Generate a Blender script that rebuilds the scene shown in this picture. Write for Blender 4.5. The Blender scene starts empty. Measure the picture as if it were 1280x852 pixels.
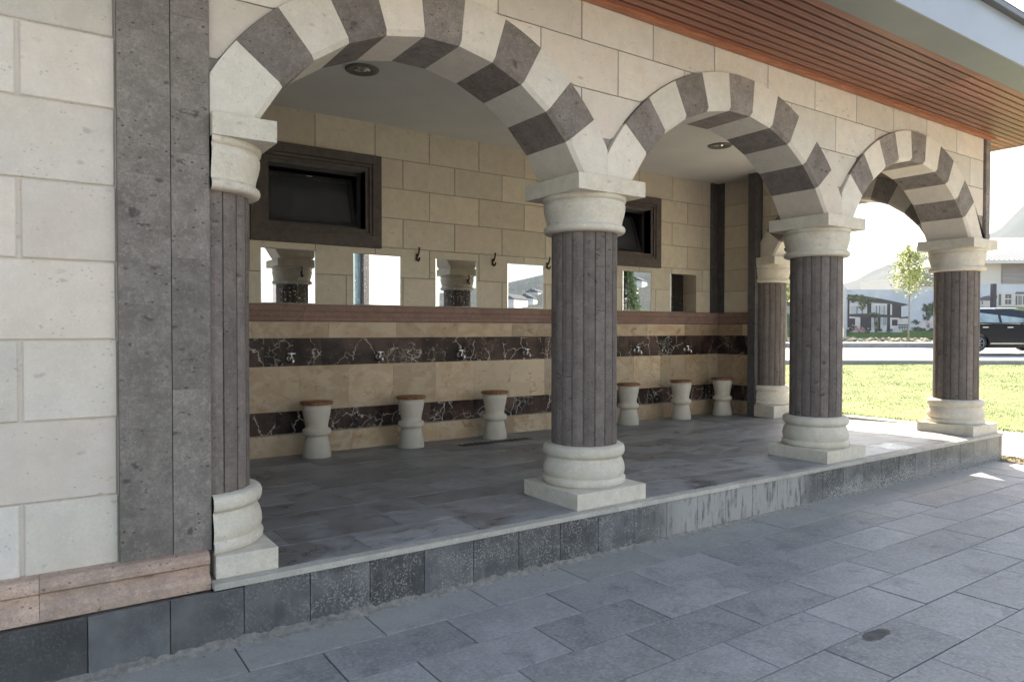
import bpy, bmesh, math, random
from math import sin, cos, pi, sqrt, radians, atan2
from mathutils import Vector, Matrix
random.seed(7)
SC = bpy.context.scene
C = SC.collection

# ------------------------------------------------------------------ camera, sky, sun, exposure
YAW, PITCH, ROLL = 0.60132, -0.01652, 0.00072
CAM = Vector((-3.4795, -4.1663, 1.3922))
fw = Vector((sin(YAW)*cos(PITCH), cos(YAW)*cos(PITCH), sin(PITCH)))
rt = Vector((cos(YAW), -sin(YAW), 0))
up = rt.cross(fw)
r2 = rt*cos(ROLL) + up*sin(ROLL)
u2 = up*cos(ROLL) - rt*sin(ROLL)
cd = bpy.data.cameras.new("camera")
cam = bpy.data.objects.new("camera", cd)
C.objects.link(cam)
cam.matrix_world = Matrix(((r2.x, u2.x, -fw.x, CAM.x), (r2.y, u2.y, -fw.y, CAM.y), (r2.z, u2.z, -fw.z, CAM.z), (0, 0, 0, 1)))
cd.sensor_width = 36
cd.lens = 879.56/1280*36
cd.clip_start = 0.05
cd.clip_end = 12000
SC.camera = cam

SUN_AZ, SUN_EL = radians(39), radians(50)
w = bpy.data.worlds.new("World")
SC.world = w
w.use_nodes = True
wn = w.node_tree.nodes
sky = wn.new('ShaderNodeTexSky')
sky.sky_type = 'NISHITA'
sky.sun_disc = False
sky.sun_elevation = SUN_EL
sky.sun_rotation = SUN_AZ
sky.air_density = 1.0
sky.dust_density = 3.0
sky.ozone_density = 1.0
bg = wn['Background']
w.node_tree.links.new(sky.outputs[0], bg.inputs[0])
bg.inputs[1].default_value = 0.15
sd = bpy.data.lights.new("sun", 'SUN')
sd.energy = 4.5
sd.angle = radians(0.5)
sd.color = (1.0, 0.95, 0.87)
so = bpy.data.objects.new("sun", sd)
C.objects.link(so)
sv = Vector((sin(SUN_AZ)*cos(SUN_EL), cos(SUN_AZ)*cos(SUN_EL), sin(SUN_EL)))
so.rotation_euler = sv.to_track_quat('Z', 'Y').to_euler()
so.location = sv*60
SC.view_settings.view_transform = 'Standard'
SC.view_settings.look = 'None'
SC.view_settings.gamma = 1
SC.view_settings.exposure = 1.88
SC.view_settings.use_white_balance = True
SC.view_settings.white_balance_temperature = 7550
SC.view_settings.white_balance_tint = 9
SC.cycles.max_bounces = 8
SC.cycles.diffuse_bounces = 3
SC.cycles.glossy_bounces = 4
SC.cycles.volume_bounces = 0
SC.cycles.use_denoising = True
SC.cycles.sample_clamp_indirect = 8

F2 = Vector((sin(YAW), cos(YAW), 0))      # horizontal direction the street frame is measured along
R2 = Vector((cos(YAW), -sin(YAW), 0))
def SP(d, l, z=0.0):                       # street frame: d metres out from the pavement, l metres along the road
    q = CAM + F2*d + R2*l
    return Vector((q.x, q.y, z))

# ------------------------------------------------------------------ materials
class NT:
    def __init__(s, name):
        s.m = bpy.data.materials.new(name)
        s.m.use_nodes = True
        s.n = s.m.node_tree.nodes
        s.l = s.m.node_tree.links
        s.b = s.n['Principled BSDF']
    def node(s, t, **k):
        n = s.n.new(t)
        for a, v in k.items():
            setattr(n, a, v)
        return n
    def ln(s, a, b):
        s.l.new(a, b)
    def setin(s, n, i, v):
        if hasattr(v, 'is_output') or isinstance(v, bpy.types.NodeSocket):
            s.l.new(v, n.inputs[i])
        else:
            n.inputs[i].default_value = v
    def math(s, op, a, b=0.0, c=0.0, clamp=False):
        n = s.node('ShaderNodeMath', operation=op, use_clamp=clamp)
        s.setin(n, 0, a); s.setin(n, 1, b)
        if op in ('MULTIPLY_ADD', 'SMOOTH_MIN'): s.setin(n, 2, c)
        return n.outputs[0]
    def vmath(s, op, a, b=(0, 0, 0)):
        n = s.node('ShaderNodeVectorMath', operation=op)
        s.setin(n, 0, a); s.setin(n, 1, b)
        return n.outputs[0]
    def noise(s, vec, scale, detail=4, rough=0.55, dist=0.0, col=False):
        n = s.node('ShaderNodeTexNoise')
        s.ln(vec, n.inputs['Vector'])
        n.inputs['Scale'].default_value = scale
        n.inputs['Detail'].default_value = detail
        n.inputs['Roughness'].default_value = rough
        n.inputs['Distortion'].default_value = dist
        return n.outputs['Color' if col else 'Fac']
    def voro(s, vec, scale, feature='F1', rnd=1.0):
        n = s.node('ShaderNodeTexVoronoi', feature=feature)
        s.ln(vec, n.inputs['Vector'])
        n.inputs['Scale'].default_value = scale
        n.inputs['Randomness'].default_value = rnd
        return n.outputs['Distance']
    def ramp(s, fac, a, b, lo=0.0, hi=1.0):
        n = s.node('ShaderNodeMapRange', clamp=True, interpolation_type='SMOOTHSTEP')
        s.setin(n, 0, fac)
        n.inputs[1].default_value = a; n.inputs[2].default_value = b
        n.inputs[3].default_value = lo; n.inputs[4].default_value = hi
        return n.outputs[0]
    def mix(s, f, a, b, mode='MIX'):
        n = s.node('ShaderNodeMix', data_type='RGBA', blend_type=mode)
        s.setin(n, 0, f)
        for i, v in ((6, a), (7, b)):
            if isinstance(v, (tuple, list)):
                n.inputs[i].default_value = (v[0], v[1], v[2], 1)
            else:
                s.ln(v, n.inputs[i])
        return n.outputs[2]
    def coord(s, varmul=0.0, stretch=None):
        tc = s.node('ShaderNodeTexCoord')
        v = tc.outputs['Object']
        s.var = None
        a = s.node('ShaderNodeAttribute', attribute_name='var')
        s.var = a.outputs['Fac']
        s.raw = v
        if stretch:
            v = s.vmath('MULTIPLY', v, stretch)
        if varmul:
            c = s.node('ShaderNodeCombineXYZ')
            m = s.math('MULTIPLY', s.var, varmul)
            m2 = s.math('MULTIPLY', s.var, varmul*1.7)
            s.ln(m, c.inputs[0]); s.ln(m2, c.inputs[1]); s.ln(m, c.inputs[2])
            v = s.vmath('ADD', v, c.outputs[0])
        return v
    def bump(s, h, strength=0.3, dist=0.01, prev=None):
        n = s.node('ShaderNodeBump')
        n.inputs['Strength'].default_value = strength
        n.inputs['Distance'].default_value = dist
        s.ln(h, n.inputs['Height'])
        if prev is not None: s.ln(prev, n.inputs['Normal'])
        return n.outputs[0]
    def out(s, col=None, rough=None, nrm=None, metal=None, spec=None):
        if col is not None:
            if isinstance(col, (tuple, list)): s.b.inputs['Base Color'].default_value = (*col[:3], 1)
            else: s.ln(col, s.b.inputs['Base Color'])
        if rough is not None: s.setin(s.b, 'Roughness', rough)
        if metal is not None: s.b.inputs['Metallic'].default_value = metal
        if spec is not None: s.b.inputs['Specular IOR Level'].default_value = spec
        if nrm is not None: s.ln(nrm, s.b.inputs['Normal'])
        return s.m

def scl(c, k): return tuple(min(1, x*k) for x in c)

def stone(name, c, vary=0.12, pore=0.5, pscale=55, mott=0.12, rough=0.85, tint=None, varmul=31, stains=0.0, bumpk=0.25):
    t = NT(name)
    v = t.coord(varmul)
    big = t.noise(v, 1.3, 3)
    med = t.noise(v, 9, 5, 0.6)
    fine = t.noise(v, 90, 3, 0.6)
    c2 = tint or scl(c, 0.86)
    col = t.mix(t.ramp(big, .35, .65), c, c2)
    col = t.mix(min(1, mott*3), col, t.mix(t.ramp(med, .3, .7), scl(c, 0.62), scl(c, 1.38)), 'MIX')
    cl = t.noise(v, 3.1, 6, .7)
    col = t.mix(t.math('MULTIPLY', t.ramp(cl, .5, .68), min(.9, mott*3.4)), col, scl(c, .66))
    col = t.mix(t.math('MULTIPLY', t.ramp(fine, .42, .66), min(.55, mott*3)), col, scl(c, .58))
    gr = t.noise(v, 38, 4, .7)
    col = t.mix(t.math('MULTIPLY', t.ramp(gr, .5, .66), min(.5, mott*2.6)), col, scl(c, 1.45))
    if c[0] > .5 and varmul:
        hu = t.math('FRACT', t.math('MULTIPLY', t.var, 5.7))
        col = t.mix(t.ramp(hu, .35, .9, 0, .55), col, t.mix(.5, col, (.66, .52, .42)))
    # whole-block tone
    f = t.math('MULTIPLY_ADD', t.var, vary*2, 1-vary)
    cc = t.node('ShaderNodeCombineXYZ')
    for i in range(3): t.ln(f, cc.inputs[i])
    col = t.mix(1.0, col, cc.outputs[0], 'MULTIPLY')
    pv = t.vmath('MULTIPLY', v, (1, 1, 1.5))
    wv = t.vmath('ADD', pv, t.vmath('MULTIPLY', t.noise(v, pscale*.5, 2, col=True), (.012, .012, .012)))
    d = t.voro(wv, pscale*.55)
    sel = t.noise(v, pscale*.2, 2)
    p1 = t.math('MULTIPLY', t.ramp(d, .10, .24, 1, 0), t.ramp(sel, .50, .58))
    wv2 = t.vmath('ADD', t.vmath('MULTIPLY', v, (1, 1, 1.9)), t.vmath('MULTIPLY', t.noise(v, 14, 3, col=True), (.07, .07, .07)))
    d2 = t.voro(wv2, pscale*.13)
    sel2 = t.noise(v, pscale*.06, 3)
    p2 = t.math('MULTIPLY', t.ramp(d2, .07, .21, 1, 0), t.ramp(sel2, .52, .58))
    pp = t.math('MULTIPLY', t.math('MAXIMUM', p1, t.math('MULTIPLY', p2, .9)), pore, clamp=True)
    col = t.mix(pp, col, scl(c, .30))
    if mott > .13:
        bl = t.noise(t.vmath('ADD', t.vmath('MULTIPLY', v, (1, 1, 1.5)), (5.1, 2.2, 8.8)), 7.5, 5, .62, .3)
        col = t.mix(t.math('MULTIPLY', t.ramp(bl, .63, .70), .75), col, scl(c, .28))
    lt = t.math('MULTIPLY', t.ramp(t.voro(t.vmath('ADD', v, (3.3, 1.7, .4)), pscale*.8), .08, .2, 1, 0), t.ramp(t.noise(v, 11, 2), .5, .6))
    col = t.mix(t.math('MULTIPLY', lt, pore*.45), col, scl(c, 2.0))
    if stains:
        sn = t.noise(t.raw, 1.7, 5, .6, .4)
        col = t.mix(t.math('MULTIPLY', t.ramp(sn, .52, .72), stains), col, scl(c, .45))
        # grime near the foot of the masonry
        sx = t.node('ShaderNodeSeparateXYZ'); t.ln(t.raw, sx.inputs[0])
        hz = t.math('ADD', sx.outputs[2], t.math('MULTIPLY', t.noise(t.raw, 5, 4), -.5))
        col = t.mix(t.math('MULTIPLY', t.ramp(hz, -.25, .15, 1, 0), stains), col, scl(c, .5))
    h = t.math('SUBTRACT', t.math('MULTIPLY', fine, .4), pp)
    h = t.math('ADD', h, t.math('MULTIPLY', med, .5))
    nr = t.bump(h, bumpk, .006)
    return t.out(col, rough, nr, spec=.3)

def plain(name, c, rough=.6, metal=0, vary=.0, nscale=6, amt=.12, bumpk=0, spec=.5, stretch=None):
    t = NT(name)
    v = t.coord(13 if vary else 0, stretch)
    n = t.noise(v, nscale, 4)
    col = t.mix(t.ramp(n, .3, .7), scl(c, 1-amt), scl(c, 1+amt))
    if vary:
        f = t.math('MULTIPLY_ADD', t.var, vary*2, 1-vary)
        cc = t.node('ShaderNodeCombineXYZ')
        for i in range(3): t.ln(f, cc.inputs[i])
        col = t.mix(1.0, col, cc.outputs[0], 'MULTIPLY')
    nr = t.bump(t.noise(v, nscale*8, 3), bumpk, .004) if bumpk else None
    return t.out(col, rough, nr, metal, spec)

M = {}
M['cream'] = stone('cream_stone', (.63, .565, .475), .10, .42, 50, .04, tint=(.62, .58, .52), bumpk=.12, stains=.10)
M['cream_in'] = stone('inner_cream_stone', (.60, .525, .40), .08, .35, 55, .05, tint=(.63, .56, .44), bumpk=.12)
M['trim'] = stone('carved_cream_stone', (.60, .535, .43), .04, .35, 50, .07, tint=(.63, .575, .485), varmul=0, stains=.18, bumpk=.12)
M['vous_cream'] = stone('voussoir_cream_stone', (.62, .57, .485), .08, .4, 60, .05, tint=(.65, .605, .53), bumpk=.12)
M['grey'] = stone('grey_tuff', (.245, .210, .184), .22, .85, 42, .16, tint=(.195, .172, .154), bumpk=.4)
M['pier'] = stone('pier_tuff', (.215, .188, .162), .13, .9, 42, .17, tint=(.172, .153, .134), stains=.3, bumpk=.4)
M['shaft'] = stone('shaft_tuff', (.180, .148, .130), .24, .8, 40, .15, tint=(.145, .122, .108), stains=.12, bumpk=.4)
M['pilaster'] = stone('dark_pilaster_tuff', (.11, .098, .094), .1, .7, 42, .14, bumpk=.3)
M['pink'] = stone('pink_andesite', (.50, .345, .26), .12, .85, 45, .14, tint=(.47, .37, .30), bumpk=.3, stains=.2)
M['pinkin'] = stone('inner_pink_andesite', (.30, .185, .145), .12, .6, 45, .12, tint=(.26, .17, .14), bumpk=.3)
M['mortar'] = plain('grey_mortar', (.30, .27, .235), .95, amt=.2, nscale=12)
M['mortar_dark'] = plain('dark_joint', (.10, .095, .09), .95, amt=.3, nscale=12)
M['plaster'] = plain('ceiling_plaster', (.68, .66, .62), .9, amt=.03, nscale=2, bumpk=.1)
M['seat_wood'] = plain('varnished_seat_wood', (.26, .105, .045), .45, amt=.45, nscale=9, stretch=(6, 1, 1))
M['stool'] = stone('stool_stone', (.60, .55, .45), .03, .25, 70, .06, tint=(.55, .505, .42), varmul=3, stains=.25, bumpk=.1)
M['chrome'] = plain('chrome', (.9, .9, .9), .22, 1, amt=.02)
M['rim'] = plain('wheel_rim', (.30, .30, .31), .35, 1, amt=.05)
M['black'] = plain('black_plastic', (.015, .015, .016), .4, amt=.1)
M['bronze'] = plain('bronze_hook', (.05, .032, .022), .4, .6, amt=.2)
M['frame'] = plain('dark_window_frame', (.035, .032, .034), .45, amt=.2)
M['room'] = plain('dark_room', (.03, .03, .032), .9, amt=.2)
M['gutter'] = plain('grey_blue_gutter', (.235, .255, .285), .35, amt=.04, nscale=1.5, spec=.5)
M['gutter_under'] = plain('green_grey_gutter', (.20, .215, .20), .5, amt=.06, nscale=1.5)
M['edge_dark'] = plain('roof_edge_metal', (.08, .085, .095), .4, amt=.05)
M['white_trim'] = plain('white_trim', (.7, .7, .68), .6, amt=.04)

def m_surround():
    t = NT('window_surround_stone')
    v = t.coord(7, (2, 1, 2))
    n = t.noise(v, 5, 6, .65, .3)
    n2 = t.noise(v, 26, 4, .6)
    col = t.mix(t.ramp(n, .3, .7), (.075, .058, .05), (.115, .095, .085))
    col = t.mix(t.ramp(n2, .5, .75, 0, .5), col, (.06, .045, .035))
    return t.out(col, .75, t.bump(n2, .3, .004))
M['surround'] = m_surround()

def m_glass():
    t = NT('dark_pane')
    v = t.coord()
    n = t.noise(v, 4, 4)
    t.out(t.mix(n, (.035, .038, .044), (.06, .063, .07)), t.ramp(n, .3, .7, .08, .2))
    t.b.inputs['Specular IOR Level'].default_value = .8
    return t.m
M['glass'] = m_glass()

def m_mirror():
    t = NT('spotted_mirror')
    v = t.coord()
    d = t.voro(v, 75)
    s = t.noise(v, 9, 3)
    sp = t.math('MULTIPLY', t.ramp(d, .1, .2, 1, 0), t.ramp(s, .5, .62))
    hz = t.noise(v, 3, 4)
    col = t.mix(sp, t.mix(t.ramp(hz, .3, .8), (.93, .94, .94), (.82, .84, .84)), (.72, .72, .68))
    sx = t.node('ShaderNodeSeparateXYZ'); t.ln(t.raw, sx.inputs[0])
    d3 = t.voro(v, 42)
    dr = t.math('MULTIPLY', t.ramp(d3, .12, .22, 1, 0), t.ramp(sx.outputs[2], .5, .12, .2, .9))
    sp = t.math('MAXIMUM', sp, t.math('MULTIPLY', dr, t.ramp(t.noise(v, 24, 2), .45, .55)))
    t.out(col, t.math('MAXIMUM', t.math('MULTIPLY', sp, .8), t.ramp(hz, .4, .8, .0, .03)))
    t.ln(t.math('SUBTRACT', 1.0, t.math('MULTIPLY', sp, .85)), t.b.inputs['Metallic'])
    return t.m
M['mirror'] = m_mirror()
M['mirror_edge'] = plain('ground_mirror_edge', (.9, .92, .92), .18, 1, amt=.02)

def m_marble():
    t = NT('black_veined_marble')
    v = t.coord(23)
    wv = t.vmath('ADD', v, t.vmath('SCALE', t.noise(v, 3.2, 5, .6, col=True)))
    # SCALE uses the 4th input
    for n in t.n:
        if n.type == 'VECT_MATH' and n.operation == 'SCALE': n.inputs['Scale'].default_value = .28
    e = t.voro(wv, 3.6, 'DISTANCE_TO_EDGE')
    e2 = t.voro(wv, 13, 'DISTANCE_TO_EDGE')
    m1 = t.ramp(t.noise(v, 2.6, 3), .42, .54)
    m2 = t.ramp(t.noise(v, 3.4, 4), .49, .58)
    v1 = t.math('MULTIPLY', t.ramp(e, .002, .026, 1, 0), m1)
    v2 = t.math('MULTIPLY', t.ramp(e2, .006, .04, 1, 0), m2)
    v2 = t.math('MULTIPLY', v2, t.ramp(t.math('FRACT', t.math('MULTIPLY', t.var, 3.1)), .1, .7, .15, 1))
    vv = t.math('MAXIMUM', v1, t.math('MULTIPLY', v2, .85))
    base = t.mix(t.ramp(t.noise(v, 1.6, 4, .6), .35, .65), (.014, .010, .010), (.13, .078, .062))
    base = t.mix(t.math('MULTIPLY', t.var, .5), base, (.03, .018, .016))
    col = t.mix(vv, base, (.50, .45, .38))
    return t.out(col, .30, spec=.16)
M['marble'] = m_marble()

def m_trav(name, a, b, c):
    t = NT(name)
    v = t.coord(29, (1, 1, 1.4))
    n = t.noise(v, 2.4, 6, .6, .6)
    n2 = t.noise(v, 7, 5, .65, .9)
    col = t.mix(t.ramp(n, .36, .6), a, b)
    col = t.mix(t.math('MULTIPLY', t.ramp(n2, .54, .66), t.ramp(t.noise(v, 1.6, 2), .40, .52)), col, c)
    rs = t.math('MULTIPLY', t.ramp(t.math('FRACT', t.math('MULTIPLY', t.var, 7.3)), .45, .6), t.ramp(t.noise(v, 4.5, 6, .7, .8), .44, .58))
    col = t.mix(t.math('MULTIPLY', rs, .45), col, c)
    pt = t.math('MULTIPLY', t.ramp(t.voro(v, 60), .1, .2, 1, 0), t.ramp(t.noise(v, 14, 2), .55, .62))
    col = t.mix(t.math('MULTIPLY', pt, .6), col, scl(a, 1.3))
    f = t.math('MULTIPLY_ADD', t.var, .4, .78)
    cc = t.node('ShaderNodeCombineXYZ')
    for i in range(3): t.ln(f, cc.inputs[i])
    col = t.mix(1.0, col, cc.outputs[0], 'MULTIPLY')
    return t.out(col, .4, t.bump(n2, .08, .003))
M['trav'] = m_trav('honey_travertine', (.52, .40, .275), (.46, .345, .22), (.38, .23, .125))
M['trav_rust'] = m_trav('rusty_travertine', (.44, .30, .18), (.52, .40, .27), (.34, .195, .095))

def m_floor():
    t = NT('dark_basalt_floor_tiles')
    v = t.coord(11)
    r = t.raw
    n = t.noise(v, 2.5, 5, .6)
    st = t.noise(t.vmath('MULTIPLY', r, (1.3, 2.3, 1)), 3.6, 8, .74, .5)
    wet = t.noise(r, 1.1, 5, .6, .5)
    fine = t.noise(v, 60, 3)
    col = t.mix(t.ramp(n, .3, .7), (.20, .198, .196), (.265, .26, .254))
    col = t.mix(t.ramp(st, .47, .62, 0, .6), col, (.34, .335, .325))
    col = t.mix(t.ramp(st, .36, .47, .75, 0), col, (.07, .07, .072))
    f = t.math('MULTIPLY_ADD', t.var, .4, .8)
    cc = t.node('ShaderNodeCombineXYZ')
    for i in range(3): t.ln(f, cc.inputs[i])
    col = t.mix(1.0, col, cc.outputs[0], 'MULTIPLY')
    col = t.mix(t.ramp(wet, .56, .64, 0, .5), col, (.045, .045, .048))
    sx = t.node('ShaderNodeSeparateXYZ'); t.ln(r, sx.inputs[0])
    col = t.mix(t.math('MULTIPLY', t.ramp(fine, .6, .7), .3), col, (.04, .04, .04))
    ro = t.math('ADD', t.ramp(st, .3, .7, .25, .5), t.ramp(wet, .56, .66, .12, -.1))
    return t.out(col, ro, t.bump(t.math('ADD', fine, st), .12, .004), spec=.5)
M['floor'] = m_floor()

def m_paver():
    t = NT('blue_grey_basalt_paving')
    v = t.coord(17)
    r = t.raw
    n = t.noise(v, 3.0, 5, .6)
    n2 = t.noise(v, 14, 5, .65)
    st = t.noise(r, 1.3, 6, .62, .4)
    fine = t.noise(v, 110, 2)
    col = t.mix(t.ramp(n, .3, .7), (.205, .206, .210), (.275, .275, .278))
    col = t.mix(t.ramp(n2, .50, .66, 0, .6), col, (.31, .31, .315))
    col = t.mix(t.ramp(t.noise(v, 5, 6, .7, .6), .54, .66, 0, .5), col, (.12, .122, .13))
    col = t.mix(t.ramp(st, .5, .7, 0, .45), col, (.235, .225, .21))
    f = t.math('MULTIPLY_ADD', t.var, .30, .86)
    cc = t.node('ShaderNodeCombineXYZ')
    for i in range(3): t.ln(f, cc.inputs[i])
    col = t.mix(1.0, col, cc.outputs[0], 'MULTIPLY')
    g3 = t.noise(v, 45, 4, .75)
    col = t.mix(t.ramp(g3, .5, .68, 0, .45), col, (.40, .395, .38))
    col = t.mix(t.ramp(g3, .36, .48, .35, 0), col, (.10, .10, .105))
    pits = t.math('MULTIPLY', t.ramp(t.voro(v, 38), .08, .16, 1, 0), t.ramp(t.noise(v, 7, 3), .50, .60))
    col = t.mix(t.math('MULTIPLY', pits, .75), col, (.04, .04, .042))
    # dust washed out along the foot of the platform
    sx = t.node('ShaderNodeSeparateXYZ'); t.ln(r, sx.inputs[0])
    yy = t.math('ADD', sx.outputs[1], t.math('MULTIPLY', t.math('SUBTRACT', st, .5), 1.4))
    col = t.mix(t.ramp(yy, -.75, -.2, 0, .55), col, (.34, .32, .285))
    # the round damp spot on one slab
    dv = t.vmath('ADD', t.vmath('SUBTRACT', r, (.49, -2.05, -.35)), (0, 0, 0))
    dm = t.vmath('MULTIPLY', dv, (1/.135, 1/.05, 0))
    ln = t.node('ShaderNodeVectorMath', operation='LENGTH'); t.ln(dm, ln.inputs[0])
    dd = t.math('ADD', ln.outputs['Value'], t.math('MULTIPLY', t.math('SUBTRACT', n2, .5), 1.0))
    wet = t.ramp(dd, .85, 1.0, 1, 0)
    col = t.mix(wet, col, (.035, .036, .04))
    ro = t.math('SUBTRACT', t.ramp(n2, .3, .7, .52, .72), t.math('MULTIPLY', wet, .02))
    return t.out(col, ro, t.bump(t.math('ADD', t.math('MULTIPLY', fine, .5), n2), .2, .005), spec=.4)
M['paver'] = m_paver()

def m_fascia():
    t = NT('basalt_skirting_tiles')
    v = t.coord(19)
    r = t.raw
    n = t.noise(v, 5, 4)
    sp = t.noise(v, 70, 3, .7)
    streak = t.noise(t.vmath('MULTIPLY', r, (11, 1, 2.6)), 1.5, 8, .75)
    col = t.mix(t.ramp(n, .3, .7), (.055, .056, .057), (.10, .10, .098))
    f = t.math('MULTIPLY_ADD', t.var, .9, .6)
    cc = t.node('ShaderNodeCombineXYZ')
    for i in range(3): t.ln(f, cc.inputs[i])
    col = t.mix(1.0, col, cc.outputs[0], 'MULTIPLY')
    sx = t.node('ShaderNodeSeparateXYZ'); t.ln(r, sx.inputs[0])
    X, Z = sx.outputs[0], sx.outputs[2]
    # limescale: heavy between the second and third column, powdery elsewhere
    band = t.math('MULTIPLY', t.ramp(X, .55, 1.15), t.ramp(X, 3.0, 2.7))
    low = t.ramp(t.math('ADD', Z, t.math('MULTIPLY', t.noise(r, 6, 4), -.3)), -.42, -.28, 1, 0)
    lowr = t.math('MULTIPLY', low, t.ramp(X, 2.8, 3.4))
    speck = t.math('MULTIPLY', t.ramp(sp, .50, .60), t.ramp(t.noise(r, 5, 4, .7), .38, .55))
    speck = t.math('MULTIPLY', speck, t.ramp(X, -2.9, -1.6, .12, .7))
    runs = t.math('MULTIPLY', t.ramp(streak, .50, .66), t.ramp(X, -2.6, -1.9, .04, .22))
    calc = t.math('MAXIMUM', t.math('MULTIPLY', band, t.ramp(streak, .40, .50, .15, .9)), t.math('MAXIMUM', t.math('MULTIPLY', lowr, t.ramp(sp, .42, .55)), t.math('MAXIMUM', speck, runs)), clamp=True)
    col = t.mix(calc, col, (.36, .345, .315))
    return t.out(col, t.ramp(calc, 0, 1, .42, .85), t.bump(sp, .15, .004))
M['fascia'] = m_fascia()

def m_crumb():
    t = NT('crumbled_mortar')
    v = t.coord()
    n = t.noise(v, 20, 6, .7)
    col = t.mix(t.ramp(n, .3, .7), (.14, .13, .115), (.27, .25, .22))
    return t.out(col, .95, t.bump(n, .6, .012))
M['crumb'] = m_crumb()
M['lip'] = stone('terrace_edging_stone', (.50, .465, .40), .1, .4, 50, .1, varmul=5, stains=.1)

def m_wood():
    t = NT('stained_pine_boards')
    v = t.coord(41, (.6, 26, 1))
    g = t.noise(v, 2.2, 7, .62, .5)
    g2 = t.noise(t.vmath('MULTIPLY', v, (2, 2, 1)), 3, 4, .6)
    col = t.mix(t.ramp(g, .3, .7), (.225, .085, .050), (.30, .118, .073))
    col = t.mix(t.ramp(g2, .52, .72, 0, .35), col, (.15, .052, .026))
    kn = t.math('MULTIPLY', t.ramp(t.voro(t.vmath('MULTIPLY', v, (2.2, .05, 1)), 2.6), .03, .07, 1, 0), .8)
    col = t.mix(kn, col, (.055, .022, .012))
    f = t.math('MULTIPLY_ADD', t.var, .5, .75)
    cc = t.node('ShaderNodeCombineXYZ')
    for i in range(3): t.ln(f, cc.inputs[i])
    col = t.mix(1.0, col, cc.outputs[0], 'MULTIPLY')
    return t.out(col, .42, t.bump(g, .04, .002), spec=.45)
M['wood'] = m_wood()
M['wood_trim'] = plain('orange_pine_moulding', (.34, .125, .062), .45, amt=.25, nscale=4, stretch=(1, 10, 10))

def m_ground(name, a, b, s=3, k=.4, big=.4):
    t = NT(name)
    v = t.coord()
    n = t.noise(v, s, 6, .65)
    n2 = t.noise(v, big, 4)
    col = t.mix(t.ramp(n, .3, .7), a, b)
    col = t.mix(t.ramp(n2, .4, .6, 0, .4), col, scl(a, .8))
    return t.out(col, .92, t.bump(n, k, .03), spec=.2)
M['grass'] = m_ground('lawn_soil', (.13, .165, .065), (.22, .24, .11), 1.5, .2)
M['blade'] = m_ground('grass_blades', (.13, .19, .055), (.25, .29, .12), 1.2, 0)
M['soil'] = m_ground('bare_soil', (.14, .105, .075), (.22, .17, .12), 9)
M['concrete'] = m_ground('pale_concrete_path', (.46, .44, .40), (.54, .52, .48), 4, .15)
M['asphalt'] = m_ground('sun_bleached_road', (.30, .30, .30), (.36, .36, .355), 8, .2)
M['kerb'] = m_ground('kerb_concrete', (.24, .24, .245), (.32, .32, .32), 5, .2)
M['earth'] = m_ground('dry_ground', (.22, .19, .13), (.28, .25, .17), .4)
M['hill'] = m_ground('scrub_hillside', (.022, .028, .026), (.05, .05, .045), .012, 0, .004)
M['leaf'] = plain('young_maple_leaves', (.33, .38, .09), .55, vary=.3, amt=.2)
M['leaf_dark'] = plain('conifer_needles', (.035, .065, .025), .6, vary=.4, amt=.2)
M['bark'] = plain('pale_bark', (.22, .19, .15), .85, amt=.25, nscale=20)
M['paint_white'] = plain('white_render', (.55, .55, .54), .8, amt=.03)
M['pane_blue'] = plain('blue_window_glass', (.10, .17, .20), .1, amt=.1)
M['stone_dark'] = plain('dark_cladding', (.05, .05, .055), .6, amt=.15)

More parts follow.
